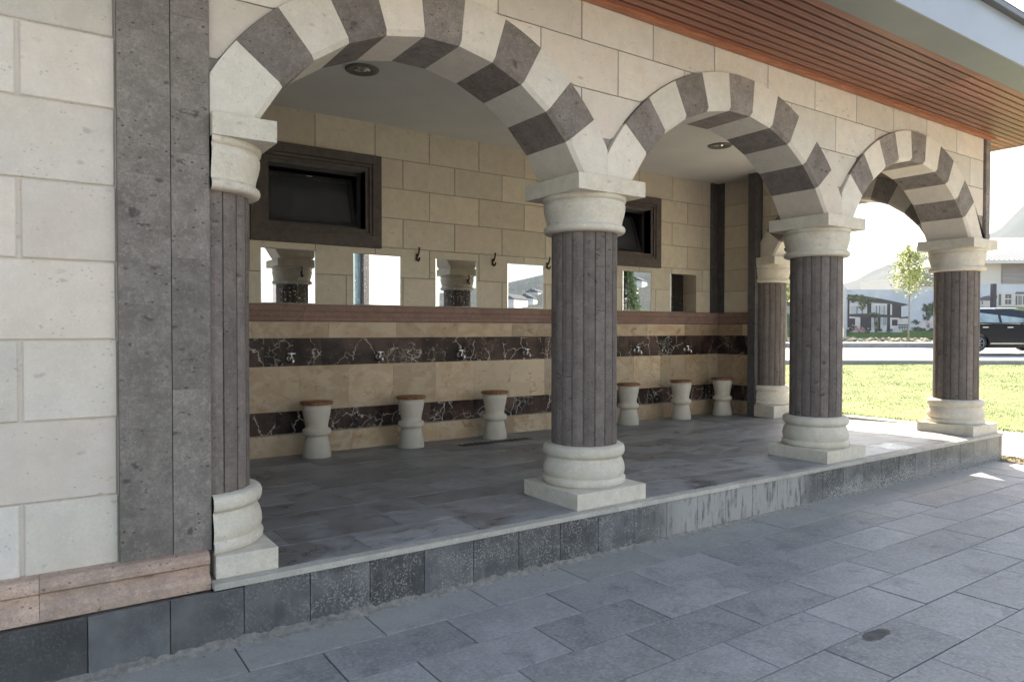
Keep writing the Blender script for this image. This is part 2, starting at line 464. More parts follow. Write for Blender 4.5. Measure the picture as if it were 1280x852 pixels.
# ------------------------------------------------------------------ mesh helpers
class MB:
    def __init__(s): s.v = []; s.f = []; s.var = []; s.sm = []; s.mi = []
    def add(s, vs, fs, var=None, smooth=False, mi=0):
        o = len(s.v)
        s.v += [Vector(v) for v in vs]
        if var is None: var = random.random()
        for f in fs:
            s.f.append([o+i for i in f]); s.var.append(var); s.sm.append(smooth); s.mi.append(mi)
    def box(s, x0, x1, y0, y1, z0, z1, var=None, mi=0):
        s.add([(x0,y0,z0),(x1,y0,z0),(x1,y1,z0),(x0,y1,z0),(x0,y0,z1),(x1,y0,z1),(x1,y1,z1),(x0,y1,z1)],
              [(0,3,2,1),(4,5,6,7),(0,1,5,4),(1,2,6,5),(2,3,7,6),(3,0,4,7)], var, mi=mi)
    def bbox(s, x0, x1, y0, y1, z0, z1, b=.01, var=None):
        """box with chamfered edges"""
        bm = bmesh.new()
        bmesh.ops.create_cube(bm, size=1)
        for q in bm.verts:
            q.co = Vector(((x0+x1)/2+q.co.x*(x1-x0), (y0+y1)/2+q.co.y*(y1-y0), (z0+z1)/2+q.co.z*(z1-z0)))
        bmesh.ops.bevel(bm, geom=bm.edges[:], offset=b, segments=2, profile=.6, affect='EDGES')
        s.bm(bm, var)
    def bm(s, bm, var=None, mat=None, smooth=False):
        bm.verts.ensure_lookup_table()
        vs = [(mat @ q.co) if mat else q.co.copy() for q in bm.verts]
        s.add(vs, [[q.index for q in f.verts] for f in bm.faces], var, smooth)
        bm.free()
    def lathe(s, prof, cx, cy, seg=48, var=0.5, a0=0, a1=2*pi, smooth=True, caps=True, z0=0):
        full = abs(a1-a0-2*pi) < 1e-6
        n = seg if full else seg+1
        vs = []
        for z, r in prof:
            for i in range(n):
                a = a0+(a1-a0)*i/seg
                vs.append((cx+r*cos(a), cy+r*sin(a), z0+z))
        fs = []
        for j in range(len(prof)-1):
            for i in range(seg):
                k = (i+1) % n if full else i+1
                fs.append((j*n+i, j*n+k, (j+1)*n+k, (j+1)*n+i))
        s.add(vs, fs, var, smooth)
        if caps:
            s.add(vs[:n], [list(range(n))[::-1]], var)
            s.add(vs[-n:], [list(range(n))], var)
    def tube(s, pts, rad, seg=8, var=.5):
        pts = [Vector(p) for p in pts]
        rads = rad if isinstance(rad, (list, tuple)) else [rad]*len(pts)
        vs = []
        for i, p in enumerate(pts):
            t = (pts[min(i+1, len(pts)-1)]-pts[max(i-1, 0)]).normalized()
            a = t.orthogonal().normalized() if i == 0 else (pa - t*pa.dot(t)).normalized()
            pa = a
            b = t.cross(a)
            for k in range(seg):
                an = 2*pi*k/seg
                vs.append(p+(a*cos(an)+b*sin(an))*rads[i])
        fs = [(i*seg+k, i*seg+(k+1) % seg, (i+1)*seg+(k+1) % seg, (i+1)*seg+k) for i in range(len(pts)-1) for k in range(seg)]
        fs += [list(range(seg))[::-1], [(len(pts)-1)*seg+k for k in range(seg)]]
        s.add(vs, fs, var, True)
    def build(s, name, mat, parent=None, origin=None):
        me = bpy.data.meshes.new(name)
        if parent is not None:
            off = ORIG[parent.name]
        else:
            off = Vector(origin) if origin is not None else Vector((0, 0, 0))
        me.from_pydata([v-off for v in s.v], [], s.f)
        at = me.attributes.new('var', 'FLOAT', 'FACE')
        at.data.foreach_set('value', s.var)
        me.polygons.foreach_set('use_smooth', s.sm)
        for m in (mat if isinstance(mat, (list, tuple)) else [mat]):
            me.materials.append(m)
        me.polygons.foreach_set('material_index', s.mi)
        me.update()
        o = bpy.data.objects.new(name, me)
        C.objects.link(o)
        if parent is not None: o.parent = parent
        else: o.location = off
        ORIG[o.name] = off
        return o
ORIG = {}
def empty(name, loc=(0, 0, 0), parent=None):
    o = bpy.data.objects.new(name, None)
    C.objects.link(o)
    o.empty_display_size = .2
    if parent is not None:
        o.parent = parent
        ORIG[o.name] = ORIG[parent.name]
    else:
        o.location = loc
        ORIG[o.name] = Vector(loc)
    return o
def tag(o, label=None, cat=None, group=None, kind=None):
    if label: o['label'] = label
    if cat: o['category'] = cat
    if group: o['group'] = group
    if kind: o['kind'] = kind
    return o
def copy_tree(o, parent=None):
    c = o.copy(); C.objects.link(c)
    if parent is not None: c.parent = parent
    for ch in list(o.children): copy_tree(ch, c)
    return c

def offset_poly(pts, d):
    n = len(pts); out = []
    for i in range(n):
        p0, p1, p2 = pts[i-1], pts[i], pts[(i+1) % n]
        a = Vector((p1[0]-p0[0], p1[1]-p0[1])); b = Vector((p2[0]-p1[0], p2[1]-p1[1]))
        if a.length < 1e-7 or b.length < 1e-7:
            out.append(p1); continue
        a.normalize(); b.normalize()
        na = Vector((-a.y, a.x)); nb = Vector((-b.y, b.x))
        m = na+nb
        k = m.length_squared
        if k < .15: m = na; sc_ = d
        else: sc_ = 2*d/k
        out.append((p1[0]+m.x*sc_, p1[1]+m.y*sc_))
    return out
def slab(mb, pts, P, h, gap=.003, bev=.004, var=None, back=-.004):
    """raised block: outline pts (CCW) in a plane, P(u,v,h) maps to the world, h outwards"""
    a = offset_poly(pts, gap)
    b = offset_poly(pts, gap+bev)
    n = len(pts)
    vs = [P(u, v, back) for u, v in a]+[P(u, v, h-bev) for u, v in a]+[P(u, v, h) for u, v in b]
    fs = []
    for k in range(2):
        for i in range(n):
            j = (i+1) % n
            fs.append((k*n+i, k*n+j, (k+1)*n+j, (k+1)*n+i))
    fs.append([2*n+i for i in range(n)])
    mb.add(vs, fs, var)

# ------------------------------------------------------------------ ground and setting
def ground_z(d):
    pts = [(-1e5, -.37), (13.4, -.37), (25.6, .13), (38, .43), (48, .66), (80, .9), (300, 2), (1e5, 2)]
    for (a, za), (b, zb) in zip(pts, pts[1:]):
        if d <= b: return za+(zb-za)*(d-a)/(b-a)
    return 2
mb = MB()
gd = [-3000, -600, -200, -60, -20, 0, 8, 13.4, 18, 25.6, 38, 48, 80, 300, 1200, 5000]
gl = [-4000, -1000, -300, -100, -40, -10, 0, 10, 20, 30, 60, 120, 300, 1000, 4000]
vs = [SP(d, l, ground_z(d)-.05) for d in gd for l in gl]
nl = len(gl)
mb.add(vs, [(i*nl+j, i*nl+j+1, (i+1)*nl+j+1, (i+1)*nl+j) for i in range(len(gd)-1) for j in range(nl-1)], .5)
tag(mb.build('ground', M['earth']), kind='structure')

# paving in front of the building: slabs 0.75 x 0.38 in running bond
mb = MB()
mb.box(-14, 7.25, -26, -.02, -.40, -.362, .5)
tag(mb.build('paving_bed', M['mortar_dark']), kind='structure')
mb = MB()
ROW = .3785
def row_edge(k): return -.105-.37 - ROW*(k-1) if k > 0 else -.02
for k in range(0, 34):
    y1, y0 = row_edge(k), row_edge(k+1)
    off = .08 if k % 2 == 1 else -.30
    n0 = int((-9-off)/.756)-1
    for i in range(n0, 24):
        x0 = off+.756*i; x1 = x0+.756
        xe = 7.1
        if x0 > xe-.05 or x1 < -9: continue
        x1 = min(x1, xe)
        dz = random.uniform(-.0022, .0022); tx = random.uniform(-.002, .002); ty = random.uniform(-.0015, .0015)
        P = lambda u, v, h, dz=dz, tx=tx, ty=ty, x0=x0, y0=y0: Vector((u, v, -.352+h+dz+(u-x0)*tx+(v-y0)*ty))
        slab(mb, [(x0, y0), (x1, y0), (x1, y1), (x0, y1)], P, .002, .0038, .002, back=-.03)
tag(mb.build('paving', M['paver']), kind='structure')

# sunlit path beside the building and the soil strip at its corner
mb = MB()
mb.box(7.62, 10.35, -26, 6.5, -.42, -.345, .5)
tag(mb.build('side_path', M['concrete']), kind='structure')
mb = MB()
n = 26
vs = []
for i in range(n+1):
    y = -4+ (8.0)*i/n
    for x in (7.1, 7.3, 7.48, 7.63):
        vs.append((x+random.uniform(-.02, .02), y, -.352+random.uniform(-.012, .016)))
mb.add(vs, [(i*4+j, i*4+j+1, (i+1)*4+j+1, (i+1)*4+j) for i in range(n) for j in range(3)], .5)
tag(mb.build('soil_strip', M['soil']), kind='structure')

# lawn: everything beyond the path up to the road
def d_of(x, y): return (Vector((x, y, 0))-Vector((CAM.x, CAM.y, 0))).dot(F2)
def l_of(x, y): return (Vector((x, y, 0))-Vector((CAM.x, CAM.y, 0))).dot(R2)
mb = MB()
nd, nlx = 40, 60
idx = {}
for i in range(nd+1):
    d = 8+(25.6-8)*i/nd
    for j in range(nlx+1):
        l = -8+52*j/nlx
        q = SP(d, l)
        idx[i, j] = len(mb.v)
        mb.v.append(Vector((q.x, q.y, max(ground_z(d), -.37)+.02*sin(q.x*1.3)*cos(q.y*1.1)-.005)))
for i in range(nd):
    for j in range(nlx):
        c = sum((mb.v[idx[a, b]] for a, b in ((i, j), (i+1, j), (i+1, j+1), (i, j+1))), Vector())/4
        if (c.x > 10.1 and c.y < 7) or (c.y > 7 and c.x > 7.9):
            mb.f.append([idx[i, j], idx[i, j+1], idx[i+1, j+1], idx[i+1, j]]); mb.var.append(.5); mb.sm.append(True); mb.mi.append(0)
tag(mb.build('lawn', M['grass']), kind='structure')
mb = MB()
rg = random.Random(3)
cnt = 0
while cnt < 60000:
    d = 8.5+17*rg.random()**.8; l = rg.uniform(2.5, 19)
    q = SP(d, l)
    if not ((q.x > 10.42 and q.y < 7) or (q.y > 7 and q.x > 8.1)): continue
    cnt += 1
    z = ground_z(d)+.02*sin(q.x*1.3)*cos(q.y*1.1)-.01
    # patchy, uneven sward
    pch = .5+.5*sin(q.x*2.1+1.7*sin(q.y*1.3))*cos(q.y*2.7+1.1*sin(q.x*.9))
    h = .010+.022*rg.random()*(.3+pch)
    a = rg.uniform(0, pi); dx, dy = cos(a)*.012, sin(a)*.012
    lx, ly = rg.uniform(-.03, .03), rg.uniform(-.03, .03)
    mb.add([(q.x-dx, q.y-dy, z), (q.x+dx, q.y+dy, z), (q.x+lx, q.y+ly, z+h)], [(0, 1, 2)], rg.random())
for i in range(2600):
    if i % 2: x, y, z = 10.35+rg.gauss(0, .06), rg.uniform(-3, 7), -.35
    else: x, y, z = 7.40+rg.gauss(0, .10), rg.uniform(-1.5, 4.5), -.352
    h = rg.uniform(.02, .07); a = rg.uniform(0, pi); dx, dy = cos(a)*.008, sin(a)*.008
    mb.add([(x-dx, y-dy, z), (x+dx, y+dy, z), (x+rg.uniform(-.03, .03), y+rg.uniform(-.03, .03), z+h)], [(0, 1, 2)], rg.random())
tag(mb.build('grass', M['blade']), 'short sunlit yellow green grass between the side path and the road', 'grass', kind='stuff')

def strip(name, d0, d1, z0, z1, mat, l0=-60, l1=90, thick=.3):
    mb = MB()
    a, b, c, e = SP(d0, l0, z0), SP(d1, l0, z1), SP(d1, l1, z1), SP(d0, l1, z0)
    dn = Vector((0, 0, -thick))
    mb.add([a, e, c, b, a+dn, e+dn, c+dn, b+dn], [(0, 1, 2, 3), (4, 7, 6, 5), (0, 4, 5, 1), (1, 5, 6, 2), (2, 6, 7, 3), (3, 7, 4, 0)], .5)
    return tag(mb.build(name, mat), kind='structure')
strip('near_kerb', 25.6, 26.0, .27, .27, M['kerb'])
strip('road', 26.0, 37.9, .14, .42, M['asphalt'])
strip('far_pavement', 38.15, 39.6, .625, .68, M['concrete'])
mb = MB()
for i in range(60):
    l0 = -30+1.6*i
    P0 = SP(37.9, l0+.01, 0); P1 = SP(38.15, l0+1.59, 0)
    a, b, c, e = SP(37.9, l0+.01, .66), SP(37.9, l0+1.59, .66), SP(38.15, l0+1.59, .66), SP(38.15, l0+.01, .66)
    dn = Vector((0, 0, -.4))
    mb.add([a, b, c, e, a+dn, b+dn, c+dn, e+dn], [(0, 1, 2, 3), (0, 4, 5, 1), (1, 5, 6, 2), (2, 6, 7, 3), (3, 7, 4, 0)])
tag(mb.build('far_kerb', M['kerb']), kind='structure')
strip('verge', 39.6, 48.5, .69, .60, M['soil'])

# ------------------------------------------------------------------ the pavilion
BLD = empty('pavilion', (2.1, 2.2, -.35))
tag(BLD, 'cream and grey striped stone ablution pavilion with an open arcade and timber eave', 'building')
WX0, WX1 = -12.0, 7.30          # ends of the front wall
YF, YB = .10, 4.325            # wall face, back wall face
AX = [-2.634, .355, 3.704, 7.027]
COLY = .356
ARCH = [dict(x=-1.139, z=1.985, ri=1.375, re=1.715, a0=AX[0], a1=AX[1]),
        dict(x=2.030, z=1.815, ri=1.604, re=1.940, a0=AX[1], a1=AX[2]),
        dict(x=5.348, z=1.815, ri=1.596, re=1.940, a0=AX[2], a1=7.17)]
ZS = 2.600

def extr(arches, u):
    z = -9
    for A in arches:
        if A['a0']-1e-6 <= u <= A['a1']+1e-6:
            q = A['re']**2-(u-A['x'])**2
            if q > 0: z = max(z, A['z']+sqrt(q))
            else: z = max(z, ZS)
    return z

def arch_blocks(mb, P, courses, arches, u0, u1, step, offs, h, zlow, gap=.003, bev=.004):
    for k in range(len(courses)-1):
        za, zb = courses[k], courses[k+1]
        off = offs[k % 2]
        i = int(math.floor((u0-off)/step))
        while off+i*step < u1:
            a = max(u0, off+i*step); b = min(u1, off+(i+1)*step); i += 1
            if b-a < .02: continue
            N = 16
            us = [a+(b-a)*t/N for t in range(N+1)]
            lo = [max(za, extr(arches, u), zlow) for u in us]
            t = 0
            var = random.random()
            while t <= N:
                if lo[t] >= zb-.006: t += 1; continue
                s = t
                while t+1 <= N and lo[t+1] < zb-.006: t += 1
                if t > s:
                    pts = [(us[j], lo[j]) for j in range(s, t+1)]
                    # drop collinear points
                    q = [pts[0]]
                    for j in range(1, len(pts)-1):
                        if abs(pts[j][1]-q[-1][1]) > 1e-5 or abs(pts[j+1][1]-pts[j][1]) > 1e-5: q.append(pts[j])
                    q.append(pts[-1])
                    q += [(us[t], zb), (us[s], zb)]
                    slab(mb, q, P, h, gap, bev, var)
                t += 1

def arch_body(mb, P, arches, u0, u1, ztop, thick, zbot):
    N = 220
    us = [u0+(u1-u0)*t/N for t in range(N+1)]
    for a in arches: us += [a['a0'], a['a1']]
    us = sorted(set(us))
    lo = [max(extr(arches, u), zbot) for u in us]
    n = len(us)
    vs = [P(us[i], lo[i], 0) for i in range(n)]+[P(us[i], ztop, 0) for i in range(n)]+[P(us[i], lo[i], -thick) for i in range(n)]+[P(us[i], ztop, -thick) for i in range(n)]
    fs = []
    for i in range(n-1):
        fs += [(i, i+1, n+i+1, n+i), (2*n+i+1, 2*n+i, 3*n+i, 3*n+i+1), (i+1, i, 2*n+i, 2*n+i+1), (n+i, n+i+1, 3*n+i+1, 3*n+i)]
    fs += [(0, n, 3*n, 2*n), (n-1, 3*n-1, 4*n-1, 2*n-1)]
    mb.add(vs, fs, .5)

def make_arch(A, P, yf, yb, root_label=None):
    """eleven voussoirs, alternately pale and dark; P(u,z,h) with h from yf (front) to yb (back)"""
    root = empty('arch', parent=BLD)
    if root_label: root['label'] = root_label
    half = math.acos((ZS-A['z'])/A['ri'])
    N = 11
    for k in range(N):
        g0 = half-2*half*k/N; g1 = half-2*half*(k+1)/N      # angle from vertical, + is left
        pin = lambda g, rr: (A['x']-rr*sin(g), A['z']+rr*cos(g))
        if k == 0 or k == N-1:
            ax = A['a0'] if k == 0 else A['a1']
            g = g1 if k == 0 else g0
            gi = g0 if k == 0 else g1
            q = A['re']**2-(ax-A['x'])**2
            zx = A['z']+sqrt(max(q, 0)) if q > 0 else ZS+.15
            ge = math.asin(min(1, max(-1, (A['x']-ax)/A['re'])))
            outer = [pin(ge+(g-ge)*t/4, A['re']) for t in range(5)]
            outer[0] = (ax, zx)
            base = [pin(gi, A['ri']), (ax, ZS)]
            def poly(bev, gi=gi, g=g, ax=ax, outer=outer, k=k):
                i0 = (pin(gi, A['ri'])[0]+(bev if k else -bev)*1.05, ZS)
                i1 = pin(g, A['ri']+bev)
                pts = [i0, i1]+outer[::-1]+[(ax, ZS)]
                return pts
            ccw = (k == N-1)
        else:
            def poly(bev, g0=g0, g1=g1):
                return [pin(g0, A['ri']+bev), pin(g1, A['ri']+bev)]+[pin(g1+(g0-g1)*t/4, A['re']) for t in range(5)]
            ccw = True
        lay = [(yf, .030, .0022), (yf-.0022, .030, 0), (yf-.026, 0, 0), (yb+.026, 0, 0), (yb+.0022, .030, 0), (yb, .030, .0022)]
        vs = []; n = None
        for h, bev, ins in lay:
            pts = poly(bev)
            area = sum(pts[i-1][0]*pts[i][1]-pts[i][0]*pts[i-1][1] for i in range(len(pts)))
            if ins: pts = offset_poly(pts, ins if area > 0 else -ins)
            n = len(pts)
            vs += [P(u, v, h) for u, v in pts]
        fs = []
        for L in range(len(lay)-1):
            for i in range(n):
                j = (i+1) % n
                fs.append((L*n+i, L*n+j, (L+1)*n+j, (L+1)*n+i))
        fs.append(list(range(n))[::-1]); fs.append([(len(lay)-1)*n+i for i in range(n)])
        mb = MB(); mb.add(vs, fs)
        dark = k % 2 == 1
        o = mb.build('voussoir', M['grey'] if dark else M['vous_cream'], root)
    return root

# front wall
Pf = lambda u, v, h: Vector((u, YF-h, v))
ZC = [.105, .515, .925, 1.335, 1.742, 2.142, 2.548, 2.922, 3.288, 3.662, 3.985]
mb = MB()
arch_body(mb, lambda u, v, h: Vector((u, YF-h+.012, v)), ARCH, AX[0], 7.17, 4.30, .50, ZS)
front = mb.build('wall', M['mortar'], BLD)
mb = MB()
mb.box(-12, AX[0]-.002, YF+.0085, .60, -.40, 4.30, .5)
mb.build('joint_bed', M['cream'], front)
mb = MB()
arch_blocks(mb, Pf, ZC[7:], ARCH, AX[0], 7.17, .785, (.110, .495), .0, ZS, .0035, .003)
f1 = mb.build('wall_blocks', M['cream'], front)
mb = MB()
for k in range(len(ZC)-1):
    off = -3.525 if k % 2 == 0 else -3.135
    if k in (0, 2, 4, 6, 8): off = -3.518
    else: off = -3.098
    i = -12
    step = .785
    while i < 2:
        a = off+step*(i); b = a+step; i += 1
        b = min(b, -3.094)
        if b-a < .03 or a < -12: continue
        g = .0035
        va = random.random()
        zt = ZC[k+1]
        slab(mb, [(a+.009, ZC[k]+g), (b-(.009 if b < -3.1 else .001), ZC[k]+g), (b-(.009 if b < -3.1 else .001), zt-g*.6), (a+.009, zt-g*.6)], Pf, .004, .001, .006, va, back=-.015)
f2 = mb.build('rusticated_blocks', M['cream'], front)

# inner face of the front wall
mb = MB()
arch_blocks(mb, lambda u, v, h: Vector((u, .612+h, v)), ZC[7:-1]+[4.03], ARCH, AX[0], 6.79, .785, (.110, .495), .012, ZS)
mb.build('inner_blocks', M['cream_in'], front)

# pier at the left end of the arcade
mb = MB()
zp = [.15, .86, 1.52, 2.22, 2.98, 3.62, 4.0]
zq = [.15, 1.06, 1.78, 2.36, 3.10, 3.40, 4.0]
for a, b, yy, zz in ((-3.092, -2.838, YF-.045, zp), (-2.836, -2.640, YF-.049, zq)):
    for z0, z1 in zip(zz, zz[1:]):
        mb.bbox(a+.0006, b-.0006, yy, .62, z0+.0003, z1-.0003, .0012)
pier = mb.build('pier', M['pier'], BLD)

# moulded pink base course
mb = MB()
prof = [(.11, .158), (.005, .155), (-.022, .140), (-.028, .118), (-.026, .096), (-.004, .082), (-.004, .045), (-.030, .030), (-.048, .012), (-.048, -.040), (-.02, -.046), (.11, -.046)]
xs = [-12, -9.6, -7.2, -5.2, -3.45, -2.664]
for a, b in zip(xs, xs[1:]):
    vs = [(a+.001, y, z) for y, z in prof]+[(b-.001, y, z) for y, z in prof]
    n = len(prof)
    mb.add(vs, [(i, n+i, n+(i+1) % n, (i+1) % n) for i in range(n)]+[list(range(n)), [n+i for i in range(n)][::-1]])
mb.build('base_course', M['pink'], BLD)

# columns
def column(cx, cy, z=0.0, half=None, label=None, zfloor=0.0):
    seg = 18*8
    a0, a1 = 0, 2*pi
    if half == 'left': a0, a1 = -pi/2, pi/2          # attached to the pier on its left
    if half == 'back': a0, a1 = pi, 2*pi             # attached to the pier behind it
    full = half is None
    mb = MB()
    rot = random.uniform(0, .3)
    for k in range(18):
        th0 = 2*pi*k/18+rot; th1 = 2*pi*(k+1)/18+rot
        mid = (th0+th1)/2
        if not full:
            m = mid % (2*pi)
            if half == 'left' and not (m < pi/2+.15 or m > 3*pi/2-.15): continue
            if half == 'back' and not (m > pi-.15): continue
        R = .270
        prof = [(0, -.012), (.035, -.011), (.05, -.001), (.2, .001), (.5, .003), (.8, .001), (.95, -.001), (.965, -.011), (1, -.012)]
        pts = [(cx+(R+dr)*cos(th0+(th1-th0)*t), cy+(R+dr)*sin(th0+(th1-th0)*t)) for t, dr in prof]
        cuts = [.43, random.uniform(.9, 1.6), 2.19] if random.random() < .4 else [.43, 2.19]
        for z0, z1 in zip(cuts, cuts[1:]):
            vs = [(x, y, z0+.0015) for x, y in pts]+[(x, y, z1-.0015) for x, y in pts]
            n = len(pts)
            mb.add(vs, [(i, i+1, n+i+1, n+i) for i in range(n-1)], None, False)
    body = mb.build('column', M['shaft'], BLD)
    if label: body['label'] = label
    base = [(.125, .332), (.135, .345), (.168, .348), (.180, .343), (.185, .330), (.19, .326), (.20, .333), (.235, .341), (.27, .338), (.31, .326), (.342, .311), (.352, .309), (.356, .320), (.366, .333), (.385, .340), (.41, .341), (.432, .335), (.446, .318), (.450, .270)]
    cap = [(2.178, .270), (2.180, .318), (2.190, .334), (2.208, .341), (2.226, .337), (2.238, .325), (2.242, .313), (2.25, .311), (2.29, .318), (2.335, .331), (2.375, .339), (2.405, .340), (2.425, .333), (2.434, .325), (2.437, .343), (2.455, .347), (2.474, .347)]
    for nm, pr in (('base', base), ('capital', cap)):
        mb = MB()
        mb.lathe(pr, cx, cy, 64 if full else 32, .5, a0, a1, True, caps=True)
        mb.build(nm, M['trim'], body)
    x0, x1, y0, y1 = cx-.3875, cx+.3425, cy-.385, cy+.320
    ax0, ax1, ay0, ay1 = cx-.355, cx+.355, cy-.356, cy+.356
    if half == 'left': x0 = cx; ax0 = cx
    if half == 'back': y1 = cy; ay1 = cy
    mb = MB(); mb.bbox(x0, x1, y0, y1, zfloor, .126, .004)
    mb.build('plinth', M['trim'], body)
    mb = MB(); mb.bbox(ax0, ax1, ay0, ay1, 2.474, 2.5995, .004)
    mb.build('abacus', M['trim'], body)
    return body
column(AX[0], COLY, half='left', label='half column engaged in the grey pier at the left end of the arcade')
column(AX[1], COLY, label='fluted column between the widest and the middle arch, nearest the camera in full')
column(AX[2], COLY, label='fluted column between the middle and the right arch of the front')
column(AX[3], COLY, label='fluted corner column at the right end of the terrace')
EX = 6.985            # axis of the end arcade
column(EX, 3.30, half='back', label='half column engaged in the end wall, seen deep inside the portico', zfloor=-.07)

labels = ['large left striped arch spanning from the grey pier', 'middle striped arch of the front', 'right striped arch beside the building corner']
for A, lb in zip(ARCH, labels):
    make_arch(A, Pf, .032, -.535, lb)
# end arch: plane x, u runs along y
EA = [dict(x=1.828, z=1.985, ri=1.375, re=1.715, a0=.62, a1=3.30)]
Pe = lambda u, v, h: Vector((7.27+h, u, v))
EA[0]['a0'] = .40
make_arch(EA[0], Pe, .03, -.53, 'striped arch closing the right end of the portico')
mb = MB()
arch_body(mb, lambda u, v, h: Vector((7.27+h-.012, u, v)), EA, .62, 3.30, 4.30, .455, ZS)
ew = mb.build('end_wall', M['mortar'], BLD)
mb = MB()
arch_blocks(mb, Pe, ZC[7:], EA, .10, 3.30, .785, (.4, .79), .0, ZS)
mb.build('wall_blocks', M['cream'], ew)
mb = MB()
arch_blocks(mb, lambda u, v, h: Vector((6.80-h, u, v)), ZC[7:-1]+[4.03], EA, .62, 3.30, .785, (.4, .79), .010, ZS)
mb.build('inner_blocks', M['cream_in'], ew)
# corner above the corner column + dark corner pilaster
mb = MB(); mb.box(7.172, 7.268, YF+.012, .62, ZS+.001, 4.30, .5)
mb.build('wall', M['mortar'], BLD)
mb = MB()
for z0, z1 in ((2.602, 3.05), (3.05, 3.55), (3.55, 3.985)):
    mb.bbox(7.185, 7.31, YF-.03, .30, z0, z1-.001, .004)
mb.build('corner_pilaster', M['grey'], BLD)
# pier behind the half column and the rest of the end wall
mb = MB()
for z0, z1 in ((-.3, .95), (.95, 1.75), (1.75, 2.7), (2.7, 3.5), (3.5, 4.04)):
    mb.bbox(6.625, 7.33, 3.312, 3.462, z0+.0008, z1-.0008, .004)
mb.build('pier', M['pilaster'], BLD)
EXI = 6.915           # inner face of the end wall between pier and corner
mb = MB(); mb.box(EXI+.012, 7.28, 3.463, 9.5, -.4, 4.30, .5)
endw = mb.build('end_wall', M['mortar'], BLD)

def rects_minus(r, holes):
    out = [r]
    for h in holes:
        nx = []
        for (a, b, c, d) in out:
            if h[0] >= b or h[1] <= a or h[2] >= d or h[3] <= c: nx.append((a, b, c, d)); continue
            if h[0] > a: nx.append((a, h[0], c, d))
            if h[1] < b: nx.append((h[1], b, c, d))
            aa, bb = max(a, h[0]), min(b, h[1])
            if h[2] > c: nx.append((aa, bb, c, h[2]))
            if h[3] < d: nx.append((aa, bb, h[3], d))
        out = nx
    return [q for q in out if q[1]-q[0] > .004 and q[3]-q[2] > .004]
def block_wall(mb, P, courses, u0, u1, step, offs, holes=(), h=.012, gap=.003, bev=.004):
    for k in range(len(courses)-1):
        off = offs[k % 2]
        i = int(math.floor((u0-off)/step))
        while off+i*step < u1:
            a = max(u0, off+i*step); b = min(u1, off+(i+1)*step); i += 1
            if b-a < .02: continue
            var = random.random()
            for (p, q, r_, s_) in rects_minus((a, b, courses[k], courses[k+1]), holes):
                slab(mb, [(p, r_), (q, r_), (q, s_), (p, s_)], P, h, gap, bev, var)

WIN = [(-1.142, .073), (3.965, 5.185)]
WZ = (2.667, 3.405)
holes = [(a, b, WZ[0], WZ[1]) for a, b in WIN]
mb = MB()
for (p, q, r_, s_) in rects_minus((-3.2, EXI+.012, -.4, 4.3), holes):
    mb.box(p, q, YB+.012, YB+.26, r_, s_, .5)
backw = mb.build('back_wall', M['mortar'], BLD)
BC = [1.69, 2.072, 2.455, 2.842, 3.232, 3.612, 4.04]
Pb = lambda u, v, h: Vector((u, YB+.012-h, v))
mb = MB()
hb = [(a-.19, b+.19, WZ[0]-.21, WZ[1]+.19) for a, b in WIN]
block_wall(mb, Pb, BC, -3.1, 6.70, .785, (.600, .2075), hb, .012, .0038, .004)
mb.build('wall_blocks', M['cream_in'], backw)
mb = MB()
Pei = lambda u, v, h: Vector((EXI+.012-h, -u, v))
block_wall(mb, Pei, BC, -4.19, -3.463, 2.4, (-4.6, -4.6), (), .012, .0038, .004)
mb.build('wall_blocks', M['cream_in'], endw)
mb = MB()
for z0, z1 in ((1.69, 2.5), (2.5, 3.3), (3.3, 4.04)):
    mb.bbox(6.70, EXI-.001, YB-.022, YB+.05, z0, z1-.001, .003)
    mb.bbox(EXI-.022, EXI+.05, 4.19, YB-.023, z0, z1-.001, .003)
mb.build('corner_pilaster', M['pilaster'], BLD)

# dado on both inner walls
def dado(P, u0, u1, tag0):
    parts = [('skirting', -.135, .130, .045, .62, M['trav_rust']), ('lower_marble_band', .140, .405, .014, .345, M['marble']), ('travertine_band', .405, .948, .012, .62, M['trav']),
             ('upper_marble_band', .948, 1.285, .014, .345, M['marble']), ('upper_travertine_band', 1.285, 1.482, .012, .92, M['trav_rust'])]
    core = MB()
    pts = [(u0, -.14), (u1, -.14), (u1, 1.69), (u0, 1.69)]
    core.add([P(u, v, -.01) for u, v in pts]+[P(u, v, .004) for u, v in pts], [(0, 1, 2, 3), (4, 5, 6, 7), (0, 1, 5, 4), (1, 2, 6, 5), (2, 3, 7, 6), (3, 0, 4, 7)], .5)
    root = core.build('dado', M['mortar'], BLD)
    for nm, z0, z1, h, step, mat in parts:
        mb = MB()
        u = u0-random.uniform(0, step*.5)
        while u < u1:
            a, b = max(u, u0), min(u+step, u1); u += step
            if b-a < .015: continue
            slab(mb, [(a, z0), (b, z0), (b, z1), (a, z1)], P, h, .0006, .001)
        mb.build(nm, mat, root)
    # moulded cornice
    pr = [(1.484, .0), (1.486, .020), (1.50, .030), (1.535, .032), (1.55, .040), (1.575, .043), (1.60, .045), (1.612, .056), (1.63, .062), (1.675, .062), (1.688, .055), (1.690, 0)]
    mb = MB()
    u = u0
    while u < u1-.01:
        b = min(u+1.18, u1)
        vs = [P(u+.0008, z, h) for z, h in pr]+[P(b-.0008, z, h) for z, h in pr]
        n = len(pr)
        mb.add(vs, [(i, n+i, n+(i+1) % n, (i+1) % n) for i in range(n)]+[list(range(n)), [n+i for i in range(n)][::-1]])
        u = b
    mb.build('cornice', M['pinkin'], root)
dado(lambda u, v, h: Vector((u, YB-h, v)), -3.1, EXI-.001, 'back')
dado(lambda u, v, h: Vector((EXI-h, -u, v)), -YB+.016, -3.464, 'end')

